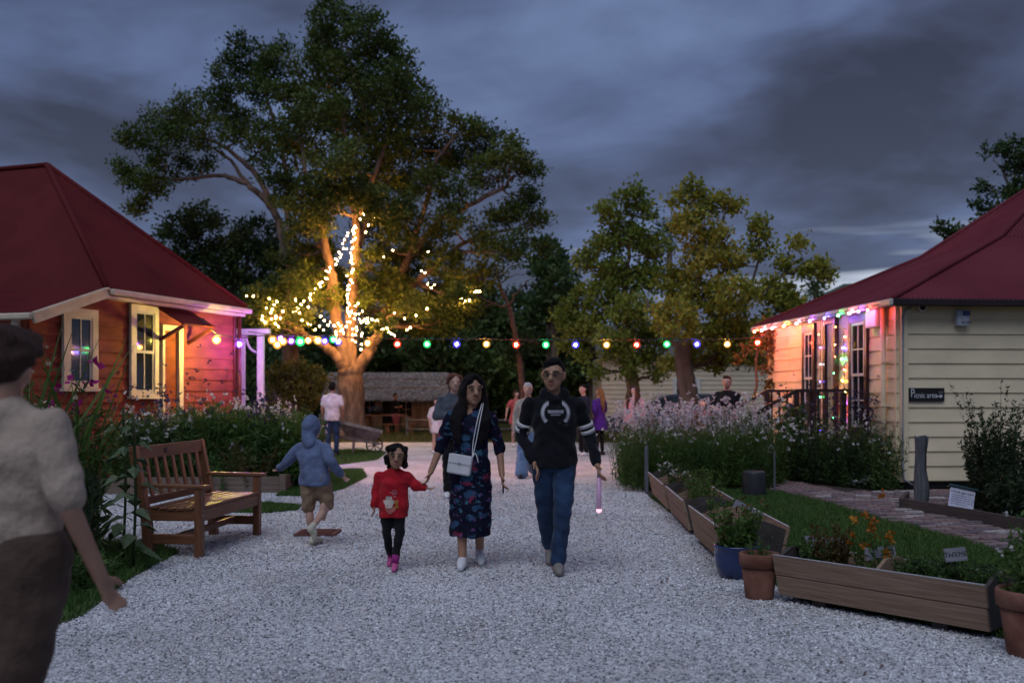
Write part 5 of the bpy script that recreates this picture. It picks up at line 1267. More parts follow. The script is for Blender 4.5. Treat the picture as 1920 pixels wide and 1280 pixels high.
# ------------------------------------------------------------------ lights
HUE = {'red': (1.0, .07, .03), 'green': (.05, 1.0, .22), 'blue': (.10, .08, 1.0), 'orange': (1.0, .42, .07), 'warm': (1.0, .43, .10), 'violet': (.42, .10, 1.0), 'white': (.9, .9, 1.0), 'yellow': (1.0, .62, .10), 'amber': (1.0, .80, .12), 'pink': (1.0, .22, .30)}
def bulbmat(c, s): return glow('bulb_%s_%d' % (c, s), HUE[c], s)
blackw = mat('black_cable', (.012, .012, .013), .6)
def icosph(r, sub=1):
    bm = bmesh.new(); bmesh.ops.create_icosphere(bm, subdivisions=sub, radius=r); me = bpy.data.meshes.new('bulb'); bm.to_mesh(me); bm.free(); return me
BULBM = {}
def shellmat(c):
    """half clear glowing shell that paints a coloured halo round the bulb"""
    n = 'halo_glow_' + c
    if n in MATS: return MATS[n]
    m = bpy.data.materials.new(n); m.use_nodes = True; t = m.node_tree; t.nodes.clear()
    e = t.nodes.new('ShaderNodeEmission'); e.inputs[0].default_value = (*HUE[c], 1); e.inputs[1].default_value = 1.9
    tr = t.nodes.new('ShaderNodeBsdfTransparent'); x = t.nodes.new('ShaderNodeMixShader'); x.inputs[0].default_value = .46
    t.links.new(tr.outputs[0], x.inputs[1]); t.links.new(e.outputs[0], x.inputs[2])
    o = t.nodes.new('ShaderNodeOutputMaterial'); t.links.new(x.outputs[0], o.inputs[0]); MATS[n] = m; return m
def bulb(parent, p, c, s, r, socket=True, shell=False):
    k = (c, s, r)
    if k not in BULBM:
        me = icosph(r, 2 if r > .035 else 1); me.materials.append(bulbmat(c, s)); me.polygons.foreach_set('use_smooth', [True] * len(me.polygons)); BULBM[k] = me
    o = bpy.data.objects.new('bulb', BULBM[k]); COL.objects.link(o); o.parent = parent; o.location = Vector(p) - woff(parent)
    if shell:
        k2 = ('shell', c, r)
        if k2 not in BULBM:
            me = icosph(r * 2.35, 2); me.materials.append(shellmat(c)); me.polygons.foreach_set('use_smooth', [True] * len(me.polygons)); BULBM[k2] = me
        g = bpy.data.objects.new('halo_glow', BULBM[k2]); COL.objects.link(g); g.parent = o  # bulb halo painted as a larger glowing shell round the core
    if socket: MB().tube([Vector(p) + Vector((0, 0, r * .8)), Vector(p) + Vector((0, 0, r * .8 + .06))], [r * .55, r * .4], 8).build('socket', blackw, o, True).location = (0, 0, 0) if False else (0, 0, 0)
    return o
# festoon across the path
def festY(px): return 18.9 + (px - 511) / (1440 - 511) * 1.6
fes = root('festoon_string', P(745, 640, festY(745)), 'string of coloured festoon bulbs slung between the two cottages', 'string lights')
seq = ['red', 'green', 'blue', 'orange']
bl = [(745 + 55.7 * i + (.05 * i * i if i > 6 else 0), 645 + (1.2 if 3 < i < 9 else 0) - (3 if i > 11 else 0), seq[i % 4]) for i in range(13)] + [(689, 643, 'orange'), (634, 641, 'blue'), (609, 639, 'blue'), (578, 638, 'orange'), (546, 639, 'violet')]
cab = []
for px, py, c in sorted(bl):
    p = P(px, py, festY(px)); bulb(fes, p, c, {'orange': 2000, 'red': 1300, 'green': 420, 'blue': 700, 'violet': 600}[c] * 1.3, .031, True, True); cab.append(p + Vector((0, 0, .11)))
ends = [P(466, 622, festY(466) + .4)] + cab + [P(1438, 628, 20.9)]
cc = []
for a, b in zip(ends[:-1], ends[1:]): cc += [a, a.lerp(b, .5) - Vector((0, 0, .015))]
MB().tube(cc + [ends[-1]], .011, 6).build('cable', blackw, fes, True)
# second string from the veranda beam toward the big tree
f2 = root('festoon_string', P(563, 637, 18.4), 'second string of festoon bulbs from the red cottage veranda to the big tree, two of them added to tint its wall', 'string lights')
cab = []
for px, py, Yb, c, s in [(406, 637, 18.55, 'amber', 4600), (449, 645, 19.75, 'violet', 1500), (511, 637, 18.7, 'orange', 500), (520, 646, 18.9, 'orange', 260), (526, 635, 20.6, 'violet', 3200), (531, 640, 20.2, 'orange', 200), (563, 640, 22.0, 'green', 200), (596, 638, 25, 'yellow', 500), (625, 636, 28, 'green', 200), (634, 638, 29.5, 'orange', 220)]:  # first amber and violet bulbs are added to wash the red wall with colour
    p = P(px, py, Yb); bulb(f2, p, c, s, .036 if Yb < 21 else .045, True, True); cab.append(p + Vector((0, 0, .11)))
MB().tube([P(372, 596, 18.6)] + cab + [P(652, 640, 32.5)], .011, 6).build('cable', blackw, f2, True)
# fairy lights in the tree, each string a thing
def fairy(label, pts, n, jit=.05, r=.018, s=540, Y=32.3):
    path = curve([P(q[0], q[1], Y + (q[2] if len(q) > 2 else 0)) for q in pts], 8)
    t = root('fairy_light_string', path[0], label, 'string lights')
    MB().tube([q + Vector((0, 0, .05)) for q in path], .007, 4).build('cable', blackw, t)
    cum = [0]
    for a, b in zip(path[:-1], path[1:]): cum.append(cum[-1] + (b - a).length)
    rg2 = random.Random(len(pts) * 13 + n)
    for i in range(n):
        d = cum[-1] * (i + .5 + rg2.uniform(-.3, .3)) / n; k = 0
        while k < len(cum) - 2 and cum[k + 1] < d: k += 1
        q = path[k].lerp(path[k + 1], (d - cum[k]) / max(1e-6, cum[k + 1] - cum[k]))
        bulb(t, q + Vector((rg2.gauss(0, jit), rg2.gauss(0, jit), rg2.gauss(0, jit))), 'warm', s, r, False)
fairy('fairy lights climbing the straight middle stem of the big tree', [(664, 418), (662, 440), (658, 470), (660, 500), (656, 530), (653, 560), (652, 590)], 34)
fairy('fairy lights sagging from the high stem to the left limb', [(664, 425), (655, 440), (640, 470), (622, 500), (604, 530), (585, 555), (565, 575), (548, 590), (535, 598)], 40)
fairy('fairy lights wound round the fork of the big tree', [(655, 570), (665, 585), (650, 590), (668, 605), (672, 620), (670, 640), (674, 655), (678, 600), (690, 605), (660, 575)], 28, .10, Y=32.1)
fairy('fairy lights along the low left limb', [(600, 595), (615, 605), (630, 612), (640, 618), (650, 612), (662, 608), (630, 625), (634, 640)], 20, .08, Y=32.0)
fairy('fairy lights along the right limb of the big tree', [(690, 600), (705, 604), (720, 612), (732, 622), (740, 630)], 16, .06, Y=32.2)
fairy('fairy lights hanging in the leaves left of the fork', [(545, 578), (560, 592), (566, 600), (580, 606), (598, 610), (600, 620)], 10, .14, Y=31.8)
fairy('fairy lights in the branches behind the red cottage eave', [(470, 560), (485, 553), (500, 580), (520, 590), (540, 585), (500, 600), (485, 608)], 12, .18, Y=31.5)
fairy('fairy lights in the low twigs above the veranda', [(475, 600), (505, 592), (520, 602), (512, 575), (545, 565), (558, 550)], 8, .2, Y=31.2)
fairy('fairy lights on the far right branch by the dead tree', [(862, 562), (872, 555), (882, 550), (893, 548), (903, 545)], 12, .04, Y=32.5)
fairy('fairy lights drooping below the far right branch', [(868, 568), (876, 562), (884, 556)], 6, .06, Y=32.3)
fairy('scattered fairy lights in the middle of the crown', [(738, 475), (762, 480), (790, 482), (800, 500), (803, 530), (802, 550), (785, 578), (760, 592), (745, 600), (782, 612)], 14, .2, Y=31.6)
fairy('single line of fairy lights at the crown top of the stem', [(668, 415), (685, 404), (700, 408), (682, 440)], 6, .05, Y=32.2)
# small coloured bulbs along the cream cottage gutter
gs = root('gutter_light_string', RP(-.34, RL / 2, RZ - .05), 'coloured bulbs strung along the gutter of the cream cottage', 'string lights')
MB().tube([RP(-.385, -.1, RZ - .09), RP(-.385, RL * .5, RZ - .095), RP(-.385, RL + .1, RZ - .09)], .007, 5).build('cable', blackw, gs)
for px, c, s in [(1447, 'red', 700), (1462, 'pink', 600), (1482, 'pink', 500), (1505, 'yellow', 420), (1530, 'pink', 420), (1556, 'violet', 300), (1585, 'blue', 300), (1612, 'green', 200), (1634, 'pink', 420), (1652, 'violet', 240), (1670, 'red', 320)]:
    s_ = rw(px); bulb(gs, RP(-.385, s_, RZ - .135), c, s * 2.2, .016, True)
# multicoloured fairy lights round the side door
df_ = root('door_light_string', SP((a if False else rw(1564)), .12, 1.5), 'multicoloured fairy lights round the side door frame', 'string lights')
rg3 = random.Random(4); cols = ['blue', 'violet', 'white', 'red', 'orange', 'green', 'yellow', 'white']
sa, sb = rw(1577), rw(1551); ztop = rz(1564, 590); pth = []
for k in range(10): pth.append((sa - .02, .55 + (ztop - .55) * k / 9))
for k in range(8): pth.append((sa + (sb - sa) * (k + .5) / 8, ztop + .02))
for k in range(9): pth.append((sb + .02, ztop - (ztop - .55) * k / 8))
for k, (s_, z_) in enumerate(pth):
    bulb(df_, SP(s_ + rg3.uniform(-.05, .05), .125 + rg3.uniform(0, .02), z_ + rg3.uniform(-.04, .04)), cols[rg3.randrange(8)], 60, .010, False)
MB().tube([SP(s_, .122, z_) for s_, z_ in pth], .006, 4).build('cable', blackw, df_)
wl_ = root('wall_light_string', SP(rw(1588), .05, 1.5), 'short line of coloured lights hanging beside the side door', 'string lights')
for k in range(9): bulb(wl_, SP(rw(1588) + rg3.uniform(-.06, .10), .055, .95 + 1.55 * k / 8), ['violet', 'red', 'violet', 'orange', 'orange', 'red', 'green', 'blue', 'red'][k], 260, .012, False)
MB().tube([SP(rw(1588), .052, .9), SP(rw(1588), .052, 2.6)], .006, 4).build('cable', blackw, wl_)
# ------------------------------------------------------------------ people
def remesh(mb, name, voxel, m, parent, smooth=6, fold=0.0):
    """one continuous skin over the overlapping pieces; geometry is given in the person's own frame"""
    me = mb.mesh('tmp'); o = bpy.data.objects.new('tmp', me); COL.objects.link(o)
    r = o.modifiers.new('r', 'REMESH'); r.mode = 'VOXEL'; r.voxel_size = voxel
    s = o.modifiers.new('s', 'SMOOTH'); s.factor = .5; s.iterations = smooth
    dg = bpy.context.evaluated_depsgraph_get(); nm = bpy.data.meshes.new_from_object(o.evaluated_get(dg))
    bpy.data.objects.remove(o); bpy.data.meshes.remove(me)
    if fold:
        k = len(nm.vertices); co = np.empty(k * 3, np.float32); nm.vertices.foreach_get('co', co); co = co.reshape(-1, 3)
        no = np.empty(k * 3, np.float32); nm.vertices.foreach_get('normal', no); no = no.reshape(-1, 3)
        x, y, z = co.T
        f_ = np.sin(34 * x + 11 * z + 2.2 * np.sin(13 * z + 5 * y)) * np.sin(9 * z + 4 * x + 1.5) + .8 * np.sin(26 * z - 17 * x + 2.0 * np.sin(17 * x + 6 * y)) * np.sin(11 * x + 7 * y + .5 * z) + .5 * np.sin(58 * z + 21 * y + 3 * np.sin(19 * x))
        co = co + no * (fold * f_)[:, None]; nm.vertices.foreach_set('co', co.ravel().astype(np.float32)); nm.update()
    nm.name = name; nm.materials.clear(); nm.materials.append(m)
    nm.polygons.foreach_set('use_smooth', [True] * len(nm.polygons))
    ob = bpy.data.objects.new(name, nm); COL.objects.link(ob); ob.parent = parent
    return ob
def lmesh(mb, name, m, parent, smooth=True): return mb.build(name, m, parent, smooth, local=True)
STAND = dict(pel=(0, 0, .525), wst=(0, 0, .615), che=(0, 0, .735), nek=(0, .006, .835), hed=(0, -.008, .925),
             sA=(-.108, 0, .808), sB=(.108, 0, .808), eA=(-.135, .012, .63), eB=(.135, .012, .63), wA=(-.140, -.03, .485), wB=(.140, -.03, .485),
             hA=(-.052, 0, .515), hB=(.052, 0, .515), kA=(-.056, -.008, .285), kB=(.056, -.008, .285), aA=(-.058, .006, .045), aB=(.058, .006, .045),
             tA=(-.066, -.085, .020), tB=(.066, -.085, .020))
SKIN = {k: mat('skin_' + k, c, .5, .08, 12, spec=.35) for k, c in dict(brown=(.37, .20, .125), deep=(.165, .085, .055), fair=(.48, .29, .22), tan=(.34, .19, .13)).items()}
def chain_cut(pts, rads, f):
    """first f segments of a limb chain"""
    out = [Vector(pts[0])]; rr_ = [rads[0]]
    for i in range(len(pts) - 1):
        t = min(1.0, f - i)
        if t <= 0: break
        out.append(Vector(pts[i]).lerp(Vector(pts[i + 1]), t)); rr_.append(rads[i] + (rads[i + 1] - rads[i]) * t)
    return out, rr_
def hand(mb, w, d, side, H, curl=.5, sgn=1):
    """palm, four unequal fingers and a thumb leaving its side"""
    d = Vector(d).normalized(); s = (Vector(side) - d * Vector(side).dot(d)).normalized(); n = d.cross(s).normalized() * sgn
    k = H / 1.7; pl = .085 * k
    for o in (-.026, -.009, .009, .026): mb.caps([w + s * o * .6 * k, w + d * pl + s * o * k], [.014 * k, .0135 * k], 7)
    for o, L_ in ((-.031, .060), (-.0105, .076), (.0105, .082), (.031, .070)):
        p = w + d * pl + s * o * k; q = p + (d * (1 - curl * .35) + n * curl * .7 + s * o * 3).normalized() * L_ * .5 * k
        e = q + (d * (1 - curl) + n * curl * 1.3).normalized() * L_ * .5 * k
        mb.caps([p, q, e], [.0098 * k, .0088 * k, .0072 * k], 6)
    b = w + d * .025 * k + s * .026 * k; q = b + (d * .7 + s * .8 + n * .3).normalized() * .036 * k
    mb.caps([b, q, q + (d * .9 + s * .25 + n * .4).normalized() * .034 * k], [.0135 * k, .0105 * k, .008 * k], 6)
def person(label, loc, H, pose=None, yaw=0.0, skin='fair', hair=('short', None), top=None, bottom=None, shoe=None, vox=.016, hs=1.0, turn=0.0, fem=False, face=False, width=1.0, curl=.45, name='person', group=None, hand_side=None):
    J = dict(STAND); J.update(pose or {})
    J = {k: Vector(v) * H for k, v in J.items()}
    for s in 'AB': J['s' + s].z -= .027 * H; J['s' + s].x *= .95
    t = root(name, Vector((loc[0], loc[1], 0)), label, 'person', group); t.rotation_euler = (0, 0, yaw)
    sk = SKIN[skin]; w_ = width
    # body
    mb = MB(); ax = .5 * (J['sA'] + J['sB'])
    hip = .090 if fem else .082
    torso = [(J['pel'] - Vector((0, 0, .045 * H)), hip * .75 * H * w_, .055 * H), (J['pel'], hip * H * w_, .062 * H), (J['wst'], .072 * H * w_, .052 * H), (J['che'], (.080 if fem else .088) * H * w_, .060 * H), (ax, .080 * H * w_, .045 * H), (J['nek'] - Vector((0, 0, .012 * H)), .040 * H, .035 * H)]
    if top and not face: torso = [(c, a * .82, b * .82) for c, a, b in torso]
    mb.loft(torso)
    mb.caps([J['nek'] - Vector((0, 0, .02 * H)), J['hed'] - Vector((0, -.008 * H, .03 * H))], [.034 * H, .031 * H])
    LR = [.046 * H * w_, .032 * H, .022 * H]; AR = [.0275 * H * w_, .0225 * H, .0165 * H]
    for s in 'AB':
        lk = .80 if (bottom and bottom.get('f', 1.93) > 1.2) else 1.0
        mb.caps([J['h' + s], J['k' + s], J['a' + s]], [q * lk for q in LR]); ak = .8 if (top and top.get('sl', 1.95) > 1.5 and not face) else 1.0
        mb.caps([J['s' + s], J['e' + s], J['w' + s]], [AR[0] * ak, AR[1] * ak, AR[2]])
        kn = J['k' + s].lerp(J['a' + s], .3)
        if lk == 1.0: mb.ell(kn + Vector((0, .008 * H, 0)), (.030 * H, .032 * H, .07 * H))
        if not shoe: mb.caps([J['a' + s] + Vector((0, .012 * H, -.02 * H)), J['t' + s] * 1.0 + Vector((0, 0, .008 * H))], [.024 * H, .018 * H])
        nb = J['nek'] - Vector((0, 0, .008 * H)); mb.caps([nb, J['s' + s] + Vector((0, 0, -.004 * H))], [.024 * H, .024 * H])
        d = (J['w' + s] - J['e' + s]); hd = (hand_side or {}).get(s, (0, -1, 0))
        hand(mb, J['w' + s], d, hd, H, curl, 1 if s == 'A' else -1)
    hc = J['hed']; hr = Vector((.046, .056, .066)) * H * hs
    Rz = Matrix.Rotation(turn, 3, 'Z')
    hp = lambda x, y, z: hc + Rz @ Vector((x * hr.x, y * hr.y, z * hr.z))
    mb.ell(hp(0, .06, .12), (hr.x, hr.y * .98, hr.z * .86), Rz, 14, 10)
    mb.ell(hp(0, -.22, -.42), (hr.x * .76, hr.y * .70, hr.z * .56), Rz, 12, 8)
    mb.ell(hp(0, -.62, -.76), (hr.x * .36, hr.y * .26, hr.z * .2), Rz)
    mb.caps([hp(0, -.88, .12), hp(0, -1.12, -.22)], [.006 * H * hs, .0105 * H * hs], 7)
    for s in (-1, 1):
        mb.ell(hp(s * .16, -.98, -.28), (.006 * H * hs, .006 * H * hs, .005 * H * hs))
        mb.ell(hp(s * .97, .10, -.02), (.007 * H * hs, .013 * H * hs, .021 * H * hs), Rz)
        mb.ell(hp(s * .40, -.76, .22), (.018 * H * hs, .009 * H * hs, .007 * H * hs))
    body = remesh(mb, 'body', vox * (.62 if face else .8), sk, t, 3)
    if face:
        dkm = mat('eye_dark', (.012, .009, .008), .2); ew = mat('eye_white', (.15, .13, .12), .5); lip = mat('lip_' + skin, tuple(c * .90 * q for c, q in zip({'brown': (.37, .20, .125), 'deep': (.165, .085, .055), 'fair': (.48, .29, .22), 'tan': (.34, .19, .13)}[skin], (1.15, .75, .8))), .45)
        for s in (-1, 1):
            e = lmesh(MB().ell(hp(s * .38, -.885, .05), (.0092 * H * hs, .006 * H * hs, .0030 * H * hs), Rz), 'eye', ew, body)
            lmesh(MB().ell(hp(s * .38, -.965, .05), (.0044 * H * hs, .003 * H * hs, .0032 * H * hs), Rz), 'iris', dkm, e)
            lmesh(MB().caps([hp(s * .20, -1.0, .235), hp(s * .44, -.97, .28), hp(s * .66, -.83, .22)], [.0024 * H * hs] * 3, 6), 'eyebrow', dkm, body)
        lmesh(MB().ell(hp(0, -1.0, -.50), (.0135 * H * hs, .005 * H * hs, .0030 * H * hs), Rz).ell(hp(0, -.97, -.56), (.011 * H * hs, .005 * H * hs, .0036 * H * hs), Rz), 'lips', lip, body)
    # clothes
    if top:
        mb = MB(); g = top.get('g', .012) * H; m = top['m']; hem = top.get('hem', .47) * H
        dress = top.get('dress')
        rings = []
        if dress:
            zb = dress * H; fl = top.get('flare', 1.25)
            for f in (0, .25, .5, .75, 1.0):
                z = zb + (J['pel'].z - zb) * f; rings.append((Vector((J['pel'].x * f, J['pel'].y * f, z)), (hip * H * w_ + g) * (fl + (1.06 - fl) * f), (.070 * H + g) * (fl * 1.22 + (1.05 - fl * 1.22) * f)))
        else:
            rings.append((Vector((J['pel'].x, J['pel'].y, hem)), hip * H * w_ * 1.10 + g, .068 * H + g)); rings.append((Vector((J['pel'].x, J['pel'].y, max(hem + .02 * H, J['pel'].z))), hip * H * w_ * 1.10 + g * 1.1, .068 * H + g))
        rings += [(J['wst'], (.078 if fem else .084) * H * w_ + g, .060 * H + g), (J['che'], (.086 if fem else .094) * H * w_ + g, .067 * H + g), (ax - Vector((0, 0, .005 * H)), .090 * H * w_ + g * .4, .050 * H + g * .5), (J['nek'] - Vector((0, 0, top.get('neck', .004) * H)), .043 * H + g * .3, .040 * H + g * .3)]
        mb.loft(rings, 20)
        if fem:
            for s in (-1, 1): mb.ell(J['che'] + Vector((s * .038 * H, -.045 * H, .012 * H)), (.038 * H, .034 * H, .038 * H))
        for s in 'AB':
            pts, rr_ = chain_cut([J['s' + s], J['e' + s], J['w' + s]], [AR[0] + g * .8, AR[1] + g * .85, AR[2] + g * .75], top.get('sl', 1.95)); mb.caps(pts, rr_, 12)
            mb.caps([J['nek'] - Vector((0, 0, .012 * H)), J['s' + s] + Vector((0, 0, -.003 * H))], [.028 * H + g * .4, .026 * H + g * .5])
        if top.get('hood') == 'down':
            mb.caps([J['nek'] + Vector((-.05 * H, -.01 * H, .004 * H)), J['nek'] + Vector((-.042 * H, .045 * H, .012 * H)), J['nek'] + Vector((0, .066 * H, .012 * H)), J['nek'] + Vector((.042 * H, .045 * H, .012 * H)), J['nek'] + Vector((.05 * H, -.01 * H, .004 * H))], [.020 * H, .026 * H, .03 * H, .026 * H, .020 * H])
            mb.caps([J['nek'] + Vector((-.05 * H, -.01 * H, .002 * H)), J['nek'] + Vector((0, -.062 * H, -.022 * H)), J['nek'] + Vector((.05 * H, -.01 * H, .002 * H))], [.019 * H, .013 * H, .019 * H])
        tp = remesh(mb, top.get('name', 'top'), vox * (.8 if face else 1), m, t, 5, fold=top.get('fold', .0055))
    else: tp = None
    if bottom:
        mb = MB(); g = bottom.get('g', .010) * H; f = bottom.get('f', 1.93); m = bottom['m']
        mb.loft([(J['pel'] - Vector((0, 0, .05 * H)), hip * .8 * H * w_ + g, .056 * H + g), (J['pel'], hip * H * w_ + g * .8, .063 * H + g * .8), (J['wst'] - Vector((0, 0, .02 * H)), .076 * H * w_ + g * .6, .056 * H + g * .5)])
        fl = bottom.get('flare', 1.0)
        for s in 'AB':
            pts, rr_ = chain_cut([J['h' + s], J['k' + s], J['a' + s]], [LR[0] + g * 1.2, (LR[1] + g) * (1 + (fl - 1) * .4), (LR[2] + g * 1.2) * fl], f); mb.caps(pts, rr_, 12)
        remesh(mb, bottom.get('name', 'trousers'), vox * (.8 if face else 1), m, t, 4, fold=.0055)
    if shoe:
        for s in 'AB':
            a, q = J['a' + s], J['t' + s]; d = (q - a); 
            mb = MB(); heel = a + Vector((0, .016 * H, -.022 * H)) - Vector((d.x, d.y, 0)).normalized() * .012 * H
            mb.caps([heel, a.lerp(q, .45) + Vector((0, 0, -.004 * H)), q], [.027 * H, .027 * H, .019 * H], 10); mb.caps([heel, a + Vector((0, 0, .002 * H))], [.027 * H, .025 * H])
            remesh(mb, 'shoe', vox * .8, shoe, t, 3)
    # hair
    st, hm = hair
    if st:
        mb = MB(); e = hr
        if st in ('short', 'curly', 'long', 'bob', 'bun', 'pony'):
            mb.ell(hp(0, .20, .34), (e.x * 1.08, e.y * 1.0, e.z * .78), Rz, 14, 9); mb.ell(hp(0, .42, .0), (e.x * 1.06, e.y * .78, e.z * .86), Rz, 14, 9)
            if st == 'short': mb.ell(hp(0, -.34, .84), (e.x * .80, e.y * .50, e.z * .24), Rz)
        rh_ = random.Random(len(label))
        if st == 'short':
            for k in range(10):
                a = rh_.uniform(-1, 1); mb.ell(hp(a * .7, -.45 + rh_.uniform(0, .6), .98 - .3 * abs(a)), (e.x * .26, e.y * .24, e.z * .14), Rz)
        if st in ('curly', 'bob'):
            for k in range(70):
                a = rh_.uniform(0, 6.28); z = rh_.uniform(-.95 if st == 'bob' else -.15, .74 if st == 'bob' else .9)
                r_ = 1.14 * math.sqrt(max(.1, 1 - (z - .1) ** 2 * (.55 if z > 0 else .1))); x, y = r_ * math.cos(a), r_ * math.sin(a)
                if y < -.35 and z < .62: continue
                mb.ell(hp(x, y, z), e.x * rh_.uniform(.24, .36))
        if st == 'long':
            for s in (-1, 1): mb.caps([hp(s * .06, -.62, .96), hp(s * .50, -.74, .66), hp(s * .84, -.48, .22), hp(s * .98, -.22, -.3)], [.011 * H * hs, .012 * H * hs, .012 * H * hs, .014 * H * hs], 8)
            for s in (-1, 1):
                mb.caps([hp(s * .80, .0, .5), hp(s * 1.02, -.15, -.4), hp(s * 1.06, -.38, -1.4), J['che'] + Vector((s * .062 * H, -.070 * H, .03 * H)), J['wst'] + Vector((s * .055 * H, -.082 * H, .03 * H))], [.018 * H, .022 * H, .026 * H, .024 * H, .009 * H], 9)
                mb.caps([hp(s * .9, .25, .2), hp(s * 1.05, .1, -.9), J['che'] + Vector((s * .085 * H, -.045 * H, .04 * H)), J['wst'] + Vector((s * .078 * H, -.062 * H, .06 * H))], [.022 * H, .026 * H, .026 * H, .010 * H], 9)
            mb.caps([hp(0, .7, .2), hp(0, .9, -1.2), J['che'] + Vector((0, .085 * H, 0))], [.05 * H, .055 * H, .05 * H], 10)
        if st == 'pony':
            mb.caps([hp(0, .75, .5), hp(.1, 1.35, .1), J['nek'] + Vector((.01 * H, .085 * H, -.02 * H)), J['che'] + Vector((.02 * H, .105 * H, 0)), J['wst'] + Vector((.02 * H, .10 * H, .0))], [.022 * H, .026 * H, .028 * H, .025 * H, .010 * H], 9)
            mb.caps([hp(.4, .7, .3), J['nek'] + Vector((.035 * H, .075 * H, -.03 * H)), J['che'] + Vector((.04 * H, .09 * H, -.02 * H))], [.03 * H, .028 * H, .012 * H], 9)
        if st == 'bun': mb.ell(hp(0, .95, .55), e.x * .5)
        if st == 'hood':
            mb.ell(hp(0, .16, .12), (e.x * 1.28, e.y * 1.12, e.z * 1.12), Rz, 16, 10); mb.caps([hp(0, .5, -.4), J['nek'] + Vector((0, .03 * H, -.02 * H))], [.052 * H, .055 * H])
        remesh(mb, 'hood' if st == 'hood' else 'hair', vox * (.7 if face else .9), hm, t, 2, fold=.004)
    return t, J, tp, body, hp
def decal(parent, surf, polys, name, m, z0=.0035):
    """flat print lying on the front of a garment (person's own frame, x and z given)"""
    bm = bmesh.new(); bm.from_mesh(surf.data); bv = BVHTree.FromBMesh(bm); bm.free(); mb = MB()
    for poly in polys:
        vs = []
        for x, z in poly:
            h_ = bv.ray_cast(Vector((x, -2, z)), Vector((0, 1, 0)))
            if h_[0] is None: vs = None; break
            vs.append(h_[0] + Vector((0, -z0, 0)))
        if vs: mb.add(vs, [tuple(range(len(vs)))])
    if mb.v: return mb.build(name, m, surf, False, local=True)
cl = lambda n, c, **k: mat('cloth_' + n, c, k.pop('rough', .9), k.pop('var', .18), k.pop('scale', 9), .5, 38, spec=.12, sheen=.1, **k)
def hairmat(n, c): return mat('hair_' + n, c, .62, .45, 40, .9, 55, stretch=(4, 4, .35), spec=.2)
blackh, brownh, fairh, gingh = hairmat('black', (.010, .008, .008)), hairmat('brown', (.055, .028, .021)), hairmat('fair', (.24, .12, .05)), hairmat('ginger', (.17, .07, .045))
# floral dress cloth
def floral():
    m = bpy.data.materials.new('cloth_floral'); m.use_nodes = True; t = m.node_tree; b = t.nodes['Principled BSDF']; b.inputs['Roughness'].default_value = .85; b.inputs['Specular IOR Level'].default_value = .15
    c = t.nodes.new('ShaderNodeTexCoord'); n = t.nodes.new('ShaderNodeTexNoise'); n.inputs['Scale'].default_value = 9; n.inputs['Detail'].default_value = 2
    mp = t.nodes.new('ShaderNodeMix'); mp.data_type = 'RGBA'; mp.inputs['Factor'].default_value = .10; t.links.new(c.outputs['Object'], n.inputs['Vector']); t.links.new(c.outputs['Object'], mp.inputs[6]); t.links.new(n.outputs['Color'], mp.inputs[7])
    def layer(scale, th, col, prev, rough=.0, off=0):
        mg = t.nodes.new('ShaderNodeMapping'); mg.inputs['Location'].default_value = (off, off, off); mg.inputs['Scale'].default_value = (1, .6, 1.45); t.links.new(mp.outputs[2], mg.inputs[0])
        v = t.nodes.new('ShaderNodeTexVoronoi'); v.inputs['Scale'].default_value = scale; t.links.new(mg.outputs[0], v.inputs['Vector'])
        nn = t.nodes.new('ShaderNodeTexNoise'); nn.inputs['Scale'].default_value = 55; t.links.new(c.outputs['Object'], nn.inputs['Vector'])
        ad_ = t.nodes.new('ShaderNodeMath'); ad_.operation = 'MULTIPLY_ADD'; ad_.inputs[1].default_value = .55; t.links.new(nn.outputs['Fac'], ad_.inputs[0]); t.links.new(v.outputs['Distance'], ad_.inputs[2])
        lt = t.nodes.new('ShaderNodeMapRange'); lt.inputs['From Min'].default_value = th + .10; lt.inputs['From Max'].default_value = th; t.links.new(ad_.outputs[0], lt.inputs['Value'])
        x = t.nodes.new('ShaderNodeMix'); x.data_type = 'RGBA'; t.links.new(lt.outputs[0], x.inputs['Factor'])
        if isinstance(prev, tuple): x.inputs[6].default_value = (*prev, 1)
        else: t.links.new(prev, x.inputs[6])
        x.inputs[7].default_value = (*col, 1); return x.outputs[2]
    o = layer(9.0, .58, (.028, .075, .14), (.006, .007, .021)); o = layer(12, .44, (.05, .13, .20), o); o = layer(7.0, .42, (.20, .03, .07), o, off=3.3); o = layer(15, .40, (.12, .05, .16), o, off=1.7)
    t.links.new(o, b.inputs['Base Color']); return m
FLO = floral()
denim = cl('denim', (.022, .045, .095), var=.45, scale=5); black = cl('black', (.010, .010, .012)); navy = cl('navy', (.014, .018, .035)); white = cl('white', (.62, .58, .60)); ltden = cl('light_denim', (.13, .20, .33)); purple = cl('purple', (.075, .022, .24)); grey = cl('grey', (.075, .085, .105)); redc = cl('red', (.38, .012, .021)); khaki = cl('khaki', (.24, .16, .10)); slate = cl('slate_blue', (.12, .155, .26)); beige = cl('beige', (.36, .285, .225)); pink = cl('pink', (.50, .26, .30)); coral = cl('coral', (.40, .085, .085))
wsh = mat('shoe_white', (.66, .66, .68), .5, .05); bsh = mat('shoe_black', (.012, .012, .013), .5); psh = mat('shoe_pink', (.52, .09, .26), .5); gsh = mat('shoe_grey', (.20, .18, .165), .6)

